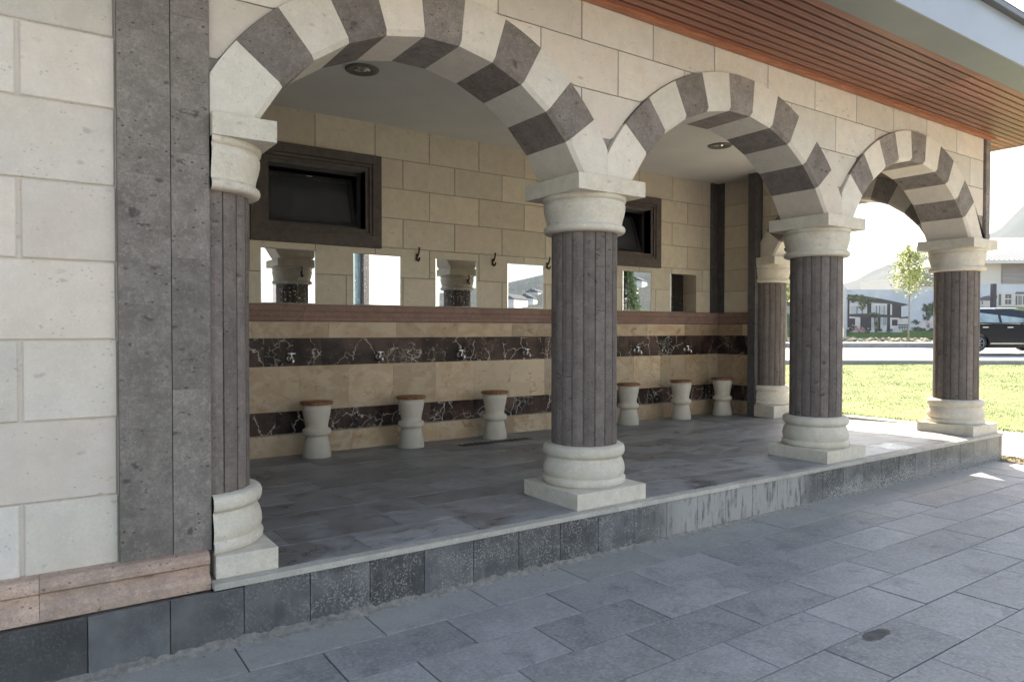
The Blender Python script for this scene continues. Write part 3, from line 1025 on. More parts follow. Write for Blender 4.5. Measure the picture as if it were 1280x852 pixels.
# windows with heavy stone surrounds and tilted sashes
def window(a, b, tilt, label):
    z0, z1 = WZ
    mb = MB()
    def ring(o, i, y0, y1, var=None):
        (oa, ob, oc, od), (ia, ib, ic, id_) = o, i
        e = .0012
        mb.bbox(oa, ob, y0, y1, id_+e, od, .004, var); mb.bbox(oa, ob, y0, y1, oc, ic-e, .004, var)
        mb.bbox(oa, ia, y0, y1, ic, id_, .004, var); mb.bbox(ib, ob, y0, y1, ic, id_, .004, var)
    O = (a-.212, b+.205, z0-.235, z1+.205)
    m1 = (a-.085, b+.085, z0-.088, z1+.088)
    m2 = (a-.045, b+.045, z0-.048, z1+.048)
    m3 = (a, b, z0, z1)
    ring(O, m1, YB-.050, YB+.05)
    ring((m1[0]+.001, m1[1]-.001, m1[2]+.001, m1[3]-.001), m2, YB-.030, YB+.05)
    ring((m2[0]+.001, m2[1]-.001, m2[2]+.001, m2[3]-.001), m3, YB-.008, YB+.27)
    wd = mb.build('window', M['surround'], BLD)
    if label: wd['label'] = label
    mb = MB()
    # fixed frame
    yf = YB+.15
    mb.box(a+.002, b-.002, yf, yf+.06, z1-.045, z1-.002); mb.box(a+.002, b-.002, yf, yf+.06, z0+.002, z0+.045)
    mb.box(a+.002, a+.05, yf, yf+.06, z0+.046, z1-.046); mb.box(b-.05, b-.002, yf, yf+.06, z0+.046, z1-.046)
    mb.build('frame', M['frame'], wd)
    # sash hinged at the bottom and leaning inwards at the top
    H = z1-z0-.10
    def S(u, t, n):     # t up the sash, n outwards
        c, s = cos(tilt), sin(tilt)
        return Vector((u, yf+.03+t*s-n*c, z0+.05+t*c+n*s))
    mb = MB()
    def bar(u0, u1, t0, t1, n0=-.02, n1=.02):
        vs = [S(u, t, n) for n in (n0, n1) for u, t in ((u0, t0), (u1, t0), (u1, t1), (u0, t1))]
        mb.add(vs, [(0, 1, 2, 3), (7, 6, 5, 4), (0, 4, 5, 1), (1, 5, 6, 2), (2, 6, 7, 3), (3, 7, 4, 0)])
    ua, ub = a+.055, b-.055
    bar(ua, ub, 0, .05); bar(ua, ub, H-.05, H); bar(ua, ua+.05, .05, H-.05); bar(ub-.05, ub, .05, H-.05)
    sash = mb.build('sash', M['frame'], wd)
    mb = MB(); bar(ua+.048, ub-.048, .048, H-.048, -.006, .0)
    mb.build('pane', M['glass'], wd)
    mb = MB()
    mb.tube([S((a+b)/2-.05, H-.02, .03), S((a+b)/2+.05, H-.02, .03)], .008, 6)
    mb.build('handle', M['chrome'], wd)
    # reveal of the dark room behind
    mb = MB()
    yr = YB+.262
    mb.add([(a-.3, yr+.9, z0-.4), (b+.3, yr+.9, z0-.4), (b+.3, yr+.9, z1+.5), (a-.3, yr+.9, z1+.5), (a-.3, yr, z0-.4), (b+.3, yr, z0-.4), (b+.3, yr, z1+.5), (a-.3, yr, z1+.5)],
           [(0, 3, 2, 1), (0, 1, 5, 4), (1, 2, 6, 5), (2, 3, 7, 6), (3, 0, 4, 7)], .5)
    mb.build('room', M['room'], wd)
window(WIN[0][0], WIN[0][1], .26, 'dark framed high window above the first two mirrors, sash tilted inwards')
window(WIN[1][0], WIN[1][1], .34, 'dark framed high window half hidden behind the second column')

# ceiling, roof, timber soffit, gutter
mb = MB(); mb.box(-3.2, 6.93, .60, 4.34, 4.032, 4.2, .5)
mb.build('ceiling', M['plaster'], BLD)
mb = MB(); mb.box(-12, 7.27, .4, 9.5, 4.302, 4.42, .5); mb.box(-12, 6.9, 9.35, 9.5, -.4, 4.3, .5); mb.box(-12, -11.7, .62, 9.35, -.4, 4.3, .5); mb.box(-3.2, -3.09, .62, 4.34, -.4, 4.03, .5)
mb.build('rear_walls', M['paint_white'], BLD)
ZE = 3.985
OUT = -.93
XE = 8.06
mb = MB()
mb.add([(-12.6, -1.34, 4.43), (XE+.03, -1.34, 4.43), (XE+.03, 10.2, 4.43), (-12.6, 10.2, 4.43), (-8, 4.4, 5.7), (3.4, 4.4, 5.7)],
       [(0, 1, 5, 4), (1, 2, 5), (2, 3, 4, 5), (3, 0, 4), (0, 3, 2, 1)], .5)
roof = mb.build('roof', M['edge_dark'], BLD)
mb = MB()
# boards of the front eave run along the wall; the last bay past the butt joint likewise
nb = 11
y = OUT
bw = (YF-.045-OUT)/nb
for k in range(nb):
    a, b = OUT+bw*k, OUT+bw*(k+1)
    cuts = [-12.5, -7.5, -1.9-.01*k, 4.52, XE]
    for x0, x1 in zip(cuts, cuts[1:]):
        Ps = lambda u, v, h: Vector((u, v, ZE-h))
        pts = [(x0+.001, a), (x0+.001, b), (x1-.001, b), (x1-.001, a)]
        slab(mb, pts, Ps, .0, .0014, .0055, back=-.03)
for k in range(60):           # end eave beyond the corner
    a = YF-.045+bw*k; b = a+bw
    if a > 9.8: break
    slab(mb, [(7.36, a), (7.36, b), (XE, b), (XE, a)], lambda u, v, h: Vector((u, v, ZE-h)), .0, .0014, .0055, back=-.03)
mb.build('soffit', M['wood'], roof)
mb = MB(); mb.box(-12.5, XE-.002, OUT+.002, YF-.04, ZE+.012, ZE+.04, .5); mb.box(7.33, XE-.002, YF-.03, 10, ZE+.012, ZE+.04, .5)
mb.build('backing', M['mortar_dark'], roof)
mb = MB()
def mould(x0, x1, y0, y1): mb.bbox(x0, x1, y0, y1, ZE-.030, ZE+.006, .006)
mould(-12, -3.2, YF-.045, YF-.002); mould(-3.2, 1.9, YF-.075, YF-.006); mould(1.901, 5.2, YF-.075, YF-.006); mould(5.201, 7.36, YF-.075, YF-.006)
mould(7.315, 7.36, YF-.004, 9.4)
mb.build('moulding', M['wood_trim'], roof)
mb = MB()
mb.bbox(-12.6, XE+.03, -1.255, OUT-.002, ZE-.006, ZE+.05, .004)
mb.build('gutter_underside', M['gutter_under'], roof)
mb = MB()
xs = [-12.6, -7, -1, 5.9, XE+.34]
mb.bbox(-12.6, XE+.03, -1.275, -1.257, ZE-.012, 4.37, .004)
mb.build('gutter', M['gutter'], roof)
mb = MB(); mb.bbox(XE+.002, XE+.028, -1.25, 10.1, ZE-.012, 4.37, .004)
mb.build('verge_board', M['white_trim'], roof)
mb = MB(); mb.bbox(-12.6, XE+.05, -1.335, -1.0, 4.372, 4.428, .006); mb.bbox(XE-.3, XE+.05, -.99, 10.1, 4.372, 4.428, .006)
mb.build('roof_edge', M['edge_dark'], roof)

# ------------------------------------------------------------------ terrace (platform)
def floor_z(y): return 0.0 if y < .8 else -.119*(y-.8)/(YB-.8)
mb = MB()
mb.box(-2.9, 7.33, -.08, YB, -.42, -.15, .5)
PLT = mb.build('terrace', M['mortar_dark'])
tag(PLT, kind='structure')
mb = MB()
yrow = [-.002+.0]
tw, tl = .40, .80
yy = -.02; k = 0
while yy < YB:
    y1 = min(yy+tw, YB)
    off = 0 if k % 2 else .4
    x = -2.9-off
    while x < 7.33:
        a, b = max(x, -2.9), min(x+tl, 7.34); x += tl
        if b-a < .02: continue
        dz = random.uniform(-.0012, .0012)
        slab(mb, [(a, yy), (b, yy), (b, y1), (a, y1)], lambda u, v, h, dz=dz: Vector((u, v, floor_z(v)+h-.003+dz)), .0036, .0016, .0012, back=-.02)
    yy = y1; k += 1
mb.build('floor_tiles', M['floor'], PLT)
mb = MB(); mb.add([(-2.9, -.05, -.0045), (7.33, -.05, -.0045), (7.33, .8, -.0045), (-2.9, .8, -.0045), (7.33, YB, -.1235), (-2.9, YB, -.1235)], [(0, 1, 2, 3), (3, 2, 4, 5)], .5)
mb.build('floor_grout', M['lip'], PLT)
mb = MB()
xs = [-12, -9.9, -7.8, -5.7, -3.6]
x = -2.66
while x < 7.35:
    b = min(x+1.49, 7.36)
    mb.bbox(x+.0008, b-.0008, -.104, -.022, -.037, -.0005, .003); x = b
y = -.02
while y < YB+.3:
    mb.bbox(7.342, 7.385, y+.001, y+1.3, -.037, -.0008, .003); y += 1.3
mb.build('edging', M['lip'], PLT)
mb = MB()
x = -9.26
while x < 7.34:
    b = x+.3755
    if b > 7.3: b = 7.352
    mb.bbox(x+.0025, b-.0025, -.092, -.06, -.42, -.0375 if x > -2.7 else -.047, .0015); x = b
y = -.06
while y < YB+4.3:
    mb.bbox(7.335, 7.368, y+.0012, y+.374, -.42, -.0375, .0015); y += .3755
mb.build('skirting_tiles', M['fascia'], PLT)
# crumbling mortar fillet along the foot of the skirting
mb = MB()
rg = random.Random(11)
x = -6.0; prev = None
vs = []; cnt = 0
while x < 7.3:
    wgt = .05 if x < -1.0 else (.035 if x < .2 else .014)
    wd = wgt*(.55+.9*rg.random())+.02*max(0, sin(x*5.3)+sin(x*2.1))*(.5 if x > -.2 else 1)
    hh = .007+.014*rg.random()*(1 if x < .2 else .5)
    hw = hh*1.4+.012*rg.random()
    vs += [(x, -.0925, -.352+hw+.006), (x, -.0925-wd*.35, -.352+hh), (x, -.0925-wd*.8, -.349+hh*.35), (x+rg.uniform(-.01, .01), -.0925-wd, -.356)]
    x += .028; cnt += 1
mb.add(vs, [(i*4+j, i*4+j+1, (i+1)*4+j+1, (i+1)*4+j) for i in range(cnt-1) for j in range(3)], .5, True)
mb.build('mortar_fillet', M['crumb'], PLT)
# crumbs of mortar and soil lying about
mb = MB()
def pebble(mb, x, y, z, r, var=None):
    bm = bmesh.new(); bmesh.ops.create_icosphere(bm, subdivisions=1, radius=r)
    sx, sy, sz = rg.uniform(.7, 1.4), rg.uniform(.7, 1.4), rg.uniform(.4, .8)
    for q in bm.verts: q.co = Vector((x+q.co.x*sx*rg.uniform(.8, 1.2), y+q.co.y*sy*rg.uniform(.8, 1.2), z+q.co.z*sz))
    mb.bm(bm, var)
for i in range(260):
    x = rg.uniform(-4, 7.2); pebble(mb, x, -.10-abs(rg.gauss(.02, .05)), -.349, rg.uniform(.002, .007))
for i in range(120):
    pebble(mb, rg.uniform(7.12, 7.62), rg.uniform(-1.2, .6), -.345, rg.uniform(.006, .022))
tag(mb.build('gravel', M['crumb']), 'loose crumbs of mortar and gravel along the foot of the terrace', 'gravel', kind='stuff')

# ------------------------------------------------------------------ things under the arcade
def make_stool():
    r = empty('stool', (0, 0, 0))
    mb = MB()
    prof = [(0, .172), (.004, .178), (.03, .178), (.09, .171), (.16, .155), (.22, .141), (.258, .134), (.262, .136), (.264, .160), (.272, .172), (.295, .179), (.318, .177), (.334, .168), (.342, .150), (.348, .137), (.39, .141), (.44, .151), (.50, .165), (.55, .174), (.62, .178), (.622, .02)]
    mb.lathe(prof, 0, 0, 48, .5)
    mb.build('pedestal', M['stool'], r)
    mb = MB()
    mb.lathe([(.6225, .01), (.623, .198), (.628, .204), (.648, .204), (.654, .198), (.655, .01)], 0, 0, 48, .5)
    mb.build('seat', M['seat_wood'], r)
    return r
st0 = make_stool()
SX = [-.705, .520, 1.790, 4.300, 5.510, 6.560]
SL = ['stone stool with a round wooden seat, leftmost of the row below the first mirror',
      'stone stool with a round wooden seat, second from the left below the second mirror',
      'stone stool with a round wooden seat just left of the second column, beside wet floor',
      'stone stool with a round wooden seat partly in the haze right of the second column',
      'stone stool with a round wooden seat, middle of the three right of the second column',
      'stone stool with a round wooden seat nearest the inner corner by the half column']
for i, (x, lb) in enumerate(zip(SX, SL)):
    s = st0 if i == 0 else copy_tree(st0)
    y = 3.93
    s.location = (x, y, floor_z(y)-.002)
    s.rotation_euler.z = i*1.1
    s.scale = (.93, .93, 1)
    tag(s, lb, 'stool', 'stone stools in front of the wash taps')

def make_mirror():
    r = empty('mirror', (0, 0, 0))
    w_, h_ = .652, .660
    mb = MB()
    P = lambda u, v, n: Vector((u, -n, v))
    b = .012
    mb.add([P(-w_/2+b, b, .006), P(w_/2-b, b, .006), P(w_/2-b, h_-b, .006), P(-w_/2+b, h_-b, .006)], [(0, 1, 2, 3)], .5)
    mb.build('glass', M['mirror'], r)
    mb = MB()
    o = [(-w_/2, 0), (w_/2, 0), (w_/2, h_), (-w_/2, h_)]
    i_ = [(-w_/2+b, b), (w_/2-b, b), (w_/2-b, h_-b), (-w_/2+b, h_-b)]
    vs = [P(u, v, -.001) for u, v in o]+[P(u, v, .0035) for u, v in o]+[P(u, v, .006) for u, v in i_]
    mb.add(vs, [(k*4+i, k*4+(i+1) % 4, (k+1)*4+(i+1) % 4, (k+1)*4+i) for k in range(2) for i in range(4)]+[(3, 2, 1, 0)], .5)
    mb.build('bevelled_edge', M['mirror_edge'], r)
    return r
mr0 = make_mirror()
MX = [-.907, .235, 1.409, 2.587, 4.868, 5.990]
ML = ['square mirror below the first window, reflecting a column capital',
      'square mirror that looks blank white, second from the left',
      'square mirror reflecting a column capital, between two coat hooks',
      'square mirror left of the second column, reflecting a pale hillside and sky',
      'square mirror right of the second column, reflecting a tree and houses',
      'dark square mirror nearest the inner corner, reflecting a pier']
for i, (x, lb) in enumerate(zip(MX, ML)):
    s = mr0 if i == 0 else copy_tree(mr0)
    s.location = (x, YB-.0015, 1.697)
    tag(s, lb, 'mirror', 'mirrors on the back wall')

def make_hook():
    r = empty('coat_hook', (0, 0, 0))
    mb = MB()
    mb.bbox(-.016, .016, -.010, 0, -.045, .045, .004)
    mb.build('backplate', M['bronze'], r)
    mb = MB()
    mb.tube([(0, -.008, .01), (0, -.035, .02), (.004, -.055, .06), (.008, -.062, .10), (.008, -.058, .125)], [.012, .013, .012, .011, .014], 8)
    mb.tube([(0, -.008, -.02), (0, -.03, -.045), (0, -.055, -.055), (0, -.078, -.04), (0, -.085, -.012)], [.012, .013, .012, .011, .014], 8)
    mb.build('prongs', M['bronze'], r)
    return r
hk0 = make_hook()
HX = [.800, 2.005, 2.985]
HL = ['small bronze double coat hook between the second and third mirror',
      'small bronze double coat hook between the third and fourth mirror',
      'small bronze double coat hook close to the edge of the second column']
for i, (x, lb) in enumerate(zip(HX, HL)):
    s = hk0 if i == 0 else copy_tree(hk0)
    s.location = (x, YB-.0005, 2.355)
    tag(s, lb, 'hook', 'coat hooks between the mirrors')

for x, lb in ((AX[1]+.05, 'coat hook on the back of the second column, visible only in the first mirror'), (AX[2]+.05, 'coat hook on the back of the third column, visible only in the third mirror')):
    s = copy_tree(hk0)
    s.location = (x, COLY+.342, 2.345); s.rotation_euler.z = pi
    tag(s, lb, 'hook', 'coat hooks on the column backs')

def make_tap():
    r = empty('tap', (0, 0, 0))
    mb = MB()
    def ylathe(prof, z0=0, x0=0):
        seg = 16; vs = []
        for y_, rr in prof:
            for k in range(seg): vs.append((x0+rr*cos(2*pi*k/seg), -y_, z0+rr*sin(2*pi*k/seg)))
        mb.add(vs, [(j*seg+k, j*seg+(k+1) % seg, (j+1)*seg+(k+1) % seg, (j+1)*seg+k) for j in range(len(prof)-1) for k in range(seg)]+[[(len(prof)-1)*seg+k for k in range(seg)]], .5, True)
    ylathe([(0, .034), (.008, .034), (.012, .02), (.06, .019), (.075, .024), (.10, .024), (.104, .012)])
    mb.tube([(0, -.09, 0), (0, -.125, 0), (0, -.145, -.012), (0, -.15, -.05)], [.014, .014, .014, .013], 10)
    mb.build('spout', M['chrome'], r)
    mb = MB()
    mb.tube([(0, -.085, .02), (0, -.085, .05)], .010, 8)
    mb.tube([(-.045, -.085, .055), (.045, -.085, .055)], .011, 8)
    mb.build('handle', M['chrome'], r)
    mb = MB()
    ylathe([(.001, .052), (.006, .052), (.0065, .03)])
    mb.build('flange', M['black'], r)
    return r
tp0 = make_tap()
TX = [-.905, .235, 1.445, 2.560, 4.815, 6.020]
TL = ['small chrome wall tap over the leftmost stool', 'small chrome wall tap over the second stool from the left',
      'small chrome wall tap over the third stool, on heavily veined marble', 'small chrome wall tap just left of the second column',
      'small chrome wall tap right of the second column, above a white vein', 'small chrome wall tap nearest the inner corner']
for i, (x, lb) in enumerate(zip(TX, TL)):
    s = tp0 if i == 0 else copy_tree(tp0)
    s.location = (x, YB-.013, 1.040); s.scale = (1.1, 1.0, 1.1)
    tag(s, lb, 'tap', 'wash taps in the dark marble band')

def make_light():
    r = empty('ceiling_light', (0, 0, 0))
    mb = MB()
    mb.lathe([(-.004, .085), (-.012, .13), (-.012, .165), (-.001, .172), (.0, .172)], 0, 0, 40, .5, caps=False)
    mb.build('rim', plain('light_rim', (.16, .145, .13), .5), r)
    mb = MB(); mb.lathe([(-.003, .088), (-.004, .05), (-.012, .045), (-.014, .01)], 0, 0, 32, .5, caps=True)
    mb.build('lens', M['chrome'], r)
    return r
lt0 = make_light()
for i, (x, y, lb) in enumerate(((-.665, 2.635, 'round recessed ceiling light seen under the large left arch'), (4.723, 2.514, 'round recessed ceiling light seen under the middle arch'))):
    s = lt0 if i == 0 else copy_tree(lt0)
    s.location = (x, y, 4.030)
    tag(s, lb, 'ceiling light', 'recessed lights in the portico ceiling')

# floor drain grate near the third stool
mb = MB()
g0, g1, gy = 1.05, 2.15, 3.50
for k in range(14):
    a = g0+(g1-g0)*k/14
    mb.bbox(a+.004, a+.062, gy, gy+.17, floor_z(gy)-.02, floor_z(gy)+.004, .003)
o = mb.build('drain_grate', M['frame'])
tag(o, 'dark slotted drain grate in the floor by the third stool', 'grate')

# ------------------------------------------------------------------ trees
def make_tree(name, base, H, crown_r, crown_z0, nleaf, leafm, lsz, label, cat, seed, group=None, lean=(0, 0), upright=.8):
    rg = random.Random(seed)
    base = Vector(base)
    r = empty(name, base)
    mb = MB()
    tr = [base+Vector((lean[0]*t+.03*sin(t*5+seed), lean[1]*t, H*.92*t)) for t in [0, .12, .25, .4, .55, .7, .85, 1]]
    mb.tube(tr, [.055, .045, .04, .036, .028, .02, .013, .006], 8)
    tips = []
    nb = 26
    for i in range(nb):
        t = crown_z0/H+(.93-crown_z0/H)*(i/nb)
        p = base+Vector((lean[0]*t, lean[1]*t, H*t))
        a = i*2.4+rg.uniform(-.4, .4)
        k = (t-crown_z0/H)/(1-crown_z0/H)
        L = crown_r*(1.0-.78*k)*rg.uniform(.7, 1.15)*(1 if k > .08 else .8)
        q1 = p+Vector((cos(a)*L*.5, sin(a)*L*.5, L*.45*upright+.1))
        q2 = p+Vector((cos(a)*L, sin(a)*L, L*(1.15)*upright+.15))
        mb.tube([p, q1, q2], [.014, .009, .003], 5)
        tips.append((p, q1, q2, L))
    mb.build('trunk', M['bark'], r)
    mb = MB()
    for i in range(nleaf):
        p, q1, q2, L = rg.choice(tips)
        t = rg.random()**.6
        c = p.lerp(q1, t*2) if t < .5 else q1.lerp(q2, t*2-1)
        if t < .25: continue
        s = .05+.13*L
        c = c+Vector((rg.gauss(0, s), rg.gauss(0, s), rg.gauss(0, s*1.1)))
        u = Vector((rg.gauss(0, 1), rg.gauss(0, 1), rg.gauss(0, 1))).normalized()
        v = u.orthogonal().normalized()
        q = lsz*rg.uniform(.6, 1.3)
        mb.add([c-u*q, c+v*q*.6, c+u*q, c-v*q*.6], [(0, 1, 2, 3)], rg.random())
    mb.build('crown', leafm, r)
    return tag(r, label, cat, group)
make_tree('young_tree', SP(40, 22.55, .66), 5.45, 1.15, 2.5, 3300, M['leaf'], .075, 'young yellow green tree with a slim trunk, framed by the right arch', 'tree', 5, 'young trees along the road')
make_tree('young_tree', SP(40, 15.6, .66), 5.2, 1.15, 2.3, 4200, M['leaf'], .085, 'young tree showing only as a sliver of leaves beside the half column', 'tree', 9, 'young trees along the road')

# ------------------------------------------------------------------ printed hoarding beyond the road
HD = 48.0
def HB(u, v, n=0.0):           # print units -> hoarding plane, n metres in front of it
    k = HD/879.56
    return SP(HD-n, (u-640)*k, 1.392-(v-411.4)*k)
def pz(x, y): return (970+x/6.086, 330+y/6.086)
PC = {}
def pm(c, amt=.08):
    k = tuple(c)
    if k not in PC: PC[k] = plain('print_ink', c, .55, amt=amt, nscale=3)
    return PC[k]
def poly(mb, pts, n, var=None):
    a = [HB(u, v, n) for u, v in pts]; b = [HB(u, v, n-.004) for u, v in pts]
    N = len(pts)
    mb.add(a+b, [list(range(N)), [N+i for i in range(N)][::-1]]+[(i, (i+1) % N, N+(i+1) % N, N+i) for i in range(N)], var)
def blob(cx, cy, rx, ry, seed, n=14, j=.3):
    q = random.Random(seed)
    return [(cx+rx*cos(2*pi*i/n)*q.uniform(1-j, 1+j), cy+ry*sin(2*pi*i/n)*q.uniform(1-j, 1+j)) for i in range(n)]
def clump(cx, cy, rx, ry, seed, n=34):
    q = random.Random(seed); out = []
    for i in range(n):
        a = q.uniform(0, 2*pi); k = sqrt(q.random())
        s_ = q.uniform(.12, .26)
        out.append(blob(cx+rx*k*cos(a), cy+ry*k*sin(a), max(2.5, rx*s_), max(2.5, ry*s_), seed*100+i, 9, .45))
    return out
def clumps(r, name, specs, c, n, conv):
    mt = plain('print_foliage', c, .6, vary=.45, amt=.2)
    for k, sp_ in enumerate(specs):
        mb = MB()
        for i, b_ in enumerate(clump(*sp_)): poly(mb, conv(b_), n+.0012*i)
        mb.build(name, mt, r)
def m_sky():
    t = NT('printed_sky')
    v = t.coord()
    n = t.noise(v, .5, 4)
    sx = t.node('ShaderNodeSeparateXYZ'); t.ln(t.raw, sx.inputs[0])
    col = t.mix(t.ramp(n, .35, .65), (.40, .46, .52), (.50, .55, .60))
    col = t.mix(t.ramp(t.noise(v, 1.5, 5), .5, .7, 0, .25), col, (.62, .66, .7))
    return t.out(col, .6)
M['psky'] = m_sky()
def hoarding(u0, u1, vtop, vbot, label):
    bx = MB()
    pts = [(u0, vbot), (u1, vbot), (u1, vtop), (u0, vtop)]
    a = [HB(u, v, 0) for u, v in pts]; b = [HB(u, v, -.06) for u, v in pts]
    r = empty('hoarding', HB((u0+u1)/2, vbot, 0))
    bx.add(a+b, [(0, 1, 2, 3), (7, 6, 5, 4), (0, 4, 5, 1), (1, 5, 6, 2), (2, 6, 7, 3), (3, 7, 4, 0)], .5)
    bx.build('board', M['psky'], r)
    return tag(r, label, 'hoarding', 'printed boards along the far side of the road')
def layer(r, name, polys, c, n):
    for i, p_ in enumerate(polys):
        mb = MB(); poly(mb, p_, n+.0006*i)
        o = mb.build(name, pm(c) if isinstance(c, tuple) else c, r)
    return o
Z = lambda L: [pz(x, y) for x, y in L]
R_ = lambda x0, y0, x1, y1: Z([(x0, y1), (x1, y1), (x1, y0), (x0, y0)])
h1 = hoarding(1057.5, 1201, 361.5, 425, 'large printed board showing a modern dark villa with garden, between the two right columns')
layer(h1, 'lawn_print', [R_(535, 500, 1400, 560), Z([(535, 560), (535, 490), (760, 508), (1000, 520), (1200, 500), (1400, 490), (1400, 560)])], (.13, .19, .07), .010)
layer(h1, 'path_print', [R_(535, 560, 1400, 575)], (.5, .48, .44), .016)
layer(h1, 'white_wall_print', [R_(1060, 430, 1400, 500), R_(545, 300, 960, 515), R_(930, 410, 1010, 500)], (.52, .51, .5), .016)
layer(h1, 'roof_print', [Z([(542, 228), (660, 240), (800, 262), (1008, 305), (960, 318), (860, 298), (700, 290), (542, 275)]), Z([(548, 378), (700, 372), (880, 385), (915, 402), (700, 405), (548, 395)]), Z([(935, 402), (1005, 395), (1008, 408), (935, 412)])], (.075, .07, .07), .026)
layer(h1, 'dark_wall_print', [R_(842, 300, 866, 500), R_(880, 300, 950, 405), R_(542, 235, 556, 480), R_(690, 275, 722, 505), R_(556, 410, 600, 500), R_(770, 400, 792, 505), R_(880, 420, 922, 465), R_(640, 400, 700, 500)], (.06, .055, .058), .022)
layer(h1, 'window_print', [R_(730, 315, 840, 378), R_(570, 318, 690, 375), R_(724, 405, 768, 480), R_(795, 402, 842, 460)], (.40, .44, .46), .030)
layer(h1, 'mullion_print', [R_(x, 312, x+5, 380) for x in (758, 782, 816)]+[R_(x, 402, x+5, 462) for x in (744, 816, 830)]+[R_(x, 318, x+6, 376) for x in (610, 650)], (.07, .07, .07), .034)
clumps(h1, 'tree_print', [(620, 258, 72, 26, 1), (695, 270, 55, 26, 2), (580, 265, 34, 24, 3), (655, 310, 34, 34, 4), (758, 455, 16, 55, 5), (730, 375, 46, 10, 6)], (.11, .13, .07), .040, Z)
clumps(h1, 'tree_print', [(1150, 360, 40, 62, 7), (1175, 325, 32, 42, 8), (1060, 438, 30, 20, 9), (1225, 350, 50, 70, 19)], (.07, .09, .06), .040, Z)
clumps(h1, 'shrub_print', [(560, 505, 24, 18, 10), (690, 510, 18, 14, 11), (775, 495, 26, 16, 12), (1060, 488, 42, 13, 13), (1110, 492, 28, 10, 14), (860, 500, 24, 12, 15), (1180, 495, 20, 10, 24)], (.08, .10, .065), .044, Z)
clumps(h1, 'blossom_print', [(590, 480, 26, 24, 16), (640, 495, 32, 20, 17), (1152, 460, 12, 22, 18), (700, 488, 10, 8, 29)], (.38, .24, .23), .048, Z)
layer(h1, 'fence_print', [R_(925, 455, 1000, 462), R_(925, 475, 1000, 481)]+[R_(x, 455, x+4, 500) for x in (935, 955, 975, 993)], (.10, .10, .11), .052)
h2 = hoarding(900, 1053.5, 361.5, 425, 'printed board seen only as a narrow strip between the half column and the third column')
layer(h2, 'lawn_print', [[(900, 421), (1053, 421), (1053, 405), (900, 405)]], (.13, .19, .07), .010)
layer(h2, 'roof_print', [[(905, 382), (1040, 382), (1040, 375), (905, 371)]], (.075, .07, .07), .020)
layer(h2, 'wall_print', [[(930, 405), (1030, 405), (1030, 382), (930, 382)]], (.3, .3, .29), .014)
layer(h2, 'shrub_print', [blob(985, 400, 6, 9, 21), blob(992, 372, 9, 7, 22), blob(965, 395, 12, 14, 23)], (.09, .12, .06), .030)
h3 = hoarding(1204.5, 1370, 355.5, 425, 'printed board showing pale houses with tall windows, above the parked car')
def pq(x, y): return (1180+x/8.52, 360+y/8.52)
Q_ = lambda x0, y0, x1, y1: [pq(x0, y1), pq(x1, y1), pq(x1, y0), pq(x0, y0)]
layer(h3, 'hedge_print', [[pq(x, y) for x, y in ((380, 240), (1600, 240), (1600, 190), (900, 175), (640, 190), (500, 205), (380, 195))]], (.19, .23, .12), .010)
layer(h3, 'white_wall_print', [Q_(545, 40, 745, 190), Q_(745, 60, 1500, 195), Q_(390, 130, 490, 195)], (.50, .49, .46), .016)
layer(h3, 'roof_print', [[pq(x, y) for x, y in ((380, 130), (490, 130), (480, 75), (420, 85), (380, 100))], [pq(x, y) for x, y in ((745, 60), (1500, 60), (1500, 38), (760, 36))], [pq(x, y) for x, y in ((530, 40), (560, 75), (560, 110), (525, 60))]], (.12, .12, .14), .022)
layer(h3, 'window_print', [Q_(x, y0, x+w_, y1) for x, w_, y0, y1 in ((575, 28, 60, 180), (645, 65, 62, 105), (645, 65, 118, 168), (755, 20, 75, 175), (785, 35, 78, 170), (835, 60, 78, 170), (930, 50, 78, 170), (1010, 60, 78, 170), (1120, 60, 78, 170), (395, 14, 135, 170))], (.12, .125, .13), .022)
layer(h3, 'frame_print', [Q_(x, 75, x+5, 175) for x in (672, 800, 860, 955, 1040)], (.5, .5, .48), .028)
mb = MB()
for u in (1055.4, 1202.8):
    a = [HB(u-1.2, 428, .10), HB(u+1.2, 428, .10), HB(u+1.2, 359, .10), HB(u-1.2, 359, .10)]
    b = [q+F2*.1 for q in a]
    m2 = MB(); m2.add(a+b, [(0, 1, 2, 3), (7, 6, 5, 4), (0, 4, 5, 1), (1, 5, 6, 2), (2, 6, 7, 3), (3, 7, 4, 0)], .5)
    off = HB(u, 428, .1)
    o = m2.build('board_post', M['paint_white'], origin=off)
    tag(o, 'white post at the left edge of the villa board' if u < 1100 else 'white post between the two printed boards, behind the corner column', 'post')
m2 = MB()
q = SP(46.6, 31.85, .6)
for z0, z1, hw in ((.60, .70, .22), (.70, 4.42, .125)):
    a = [SP(46.6-hw, 31.85-hw, z0), SP(46.6-hw, 31.85+hw, z0), SP(46.6+hw, 31.85+hw, z0), SP(46.6+hw, 31.85-hw, z0)]
    b = [p_+Vector((0, 0, z1-z0)) for p_ in a]
    m2.add(a+b, [(3, 2, 1, 0), (4, 5, 6, 7), (0, 1, 5, 4), (1, 2, 6, 5), (2, 3, 7, 6), (3, 0, 4, 7)], .5)
tag(m2.build('street_post', M['stone_dark'], origin=q), 'square dark post standing behind the parked car', 'post')
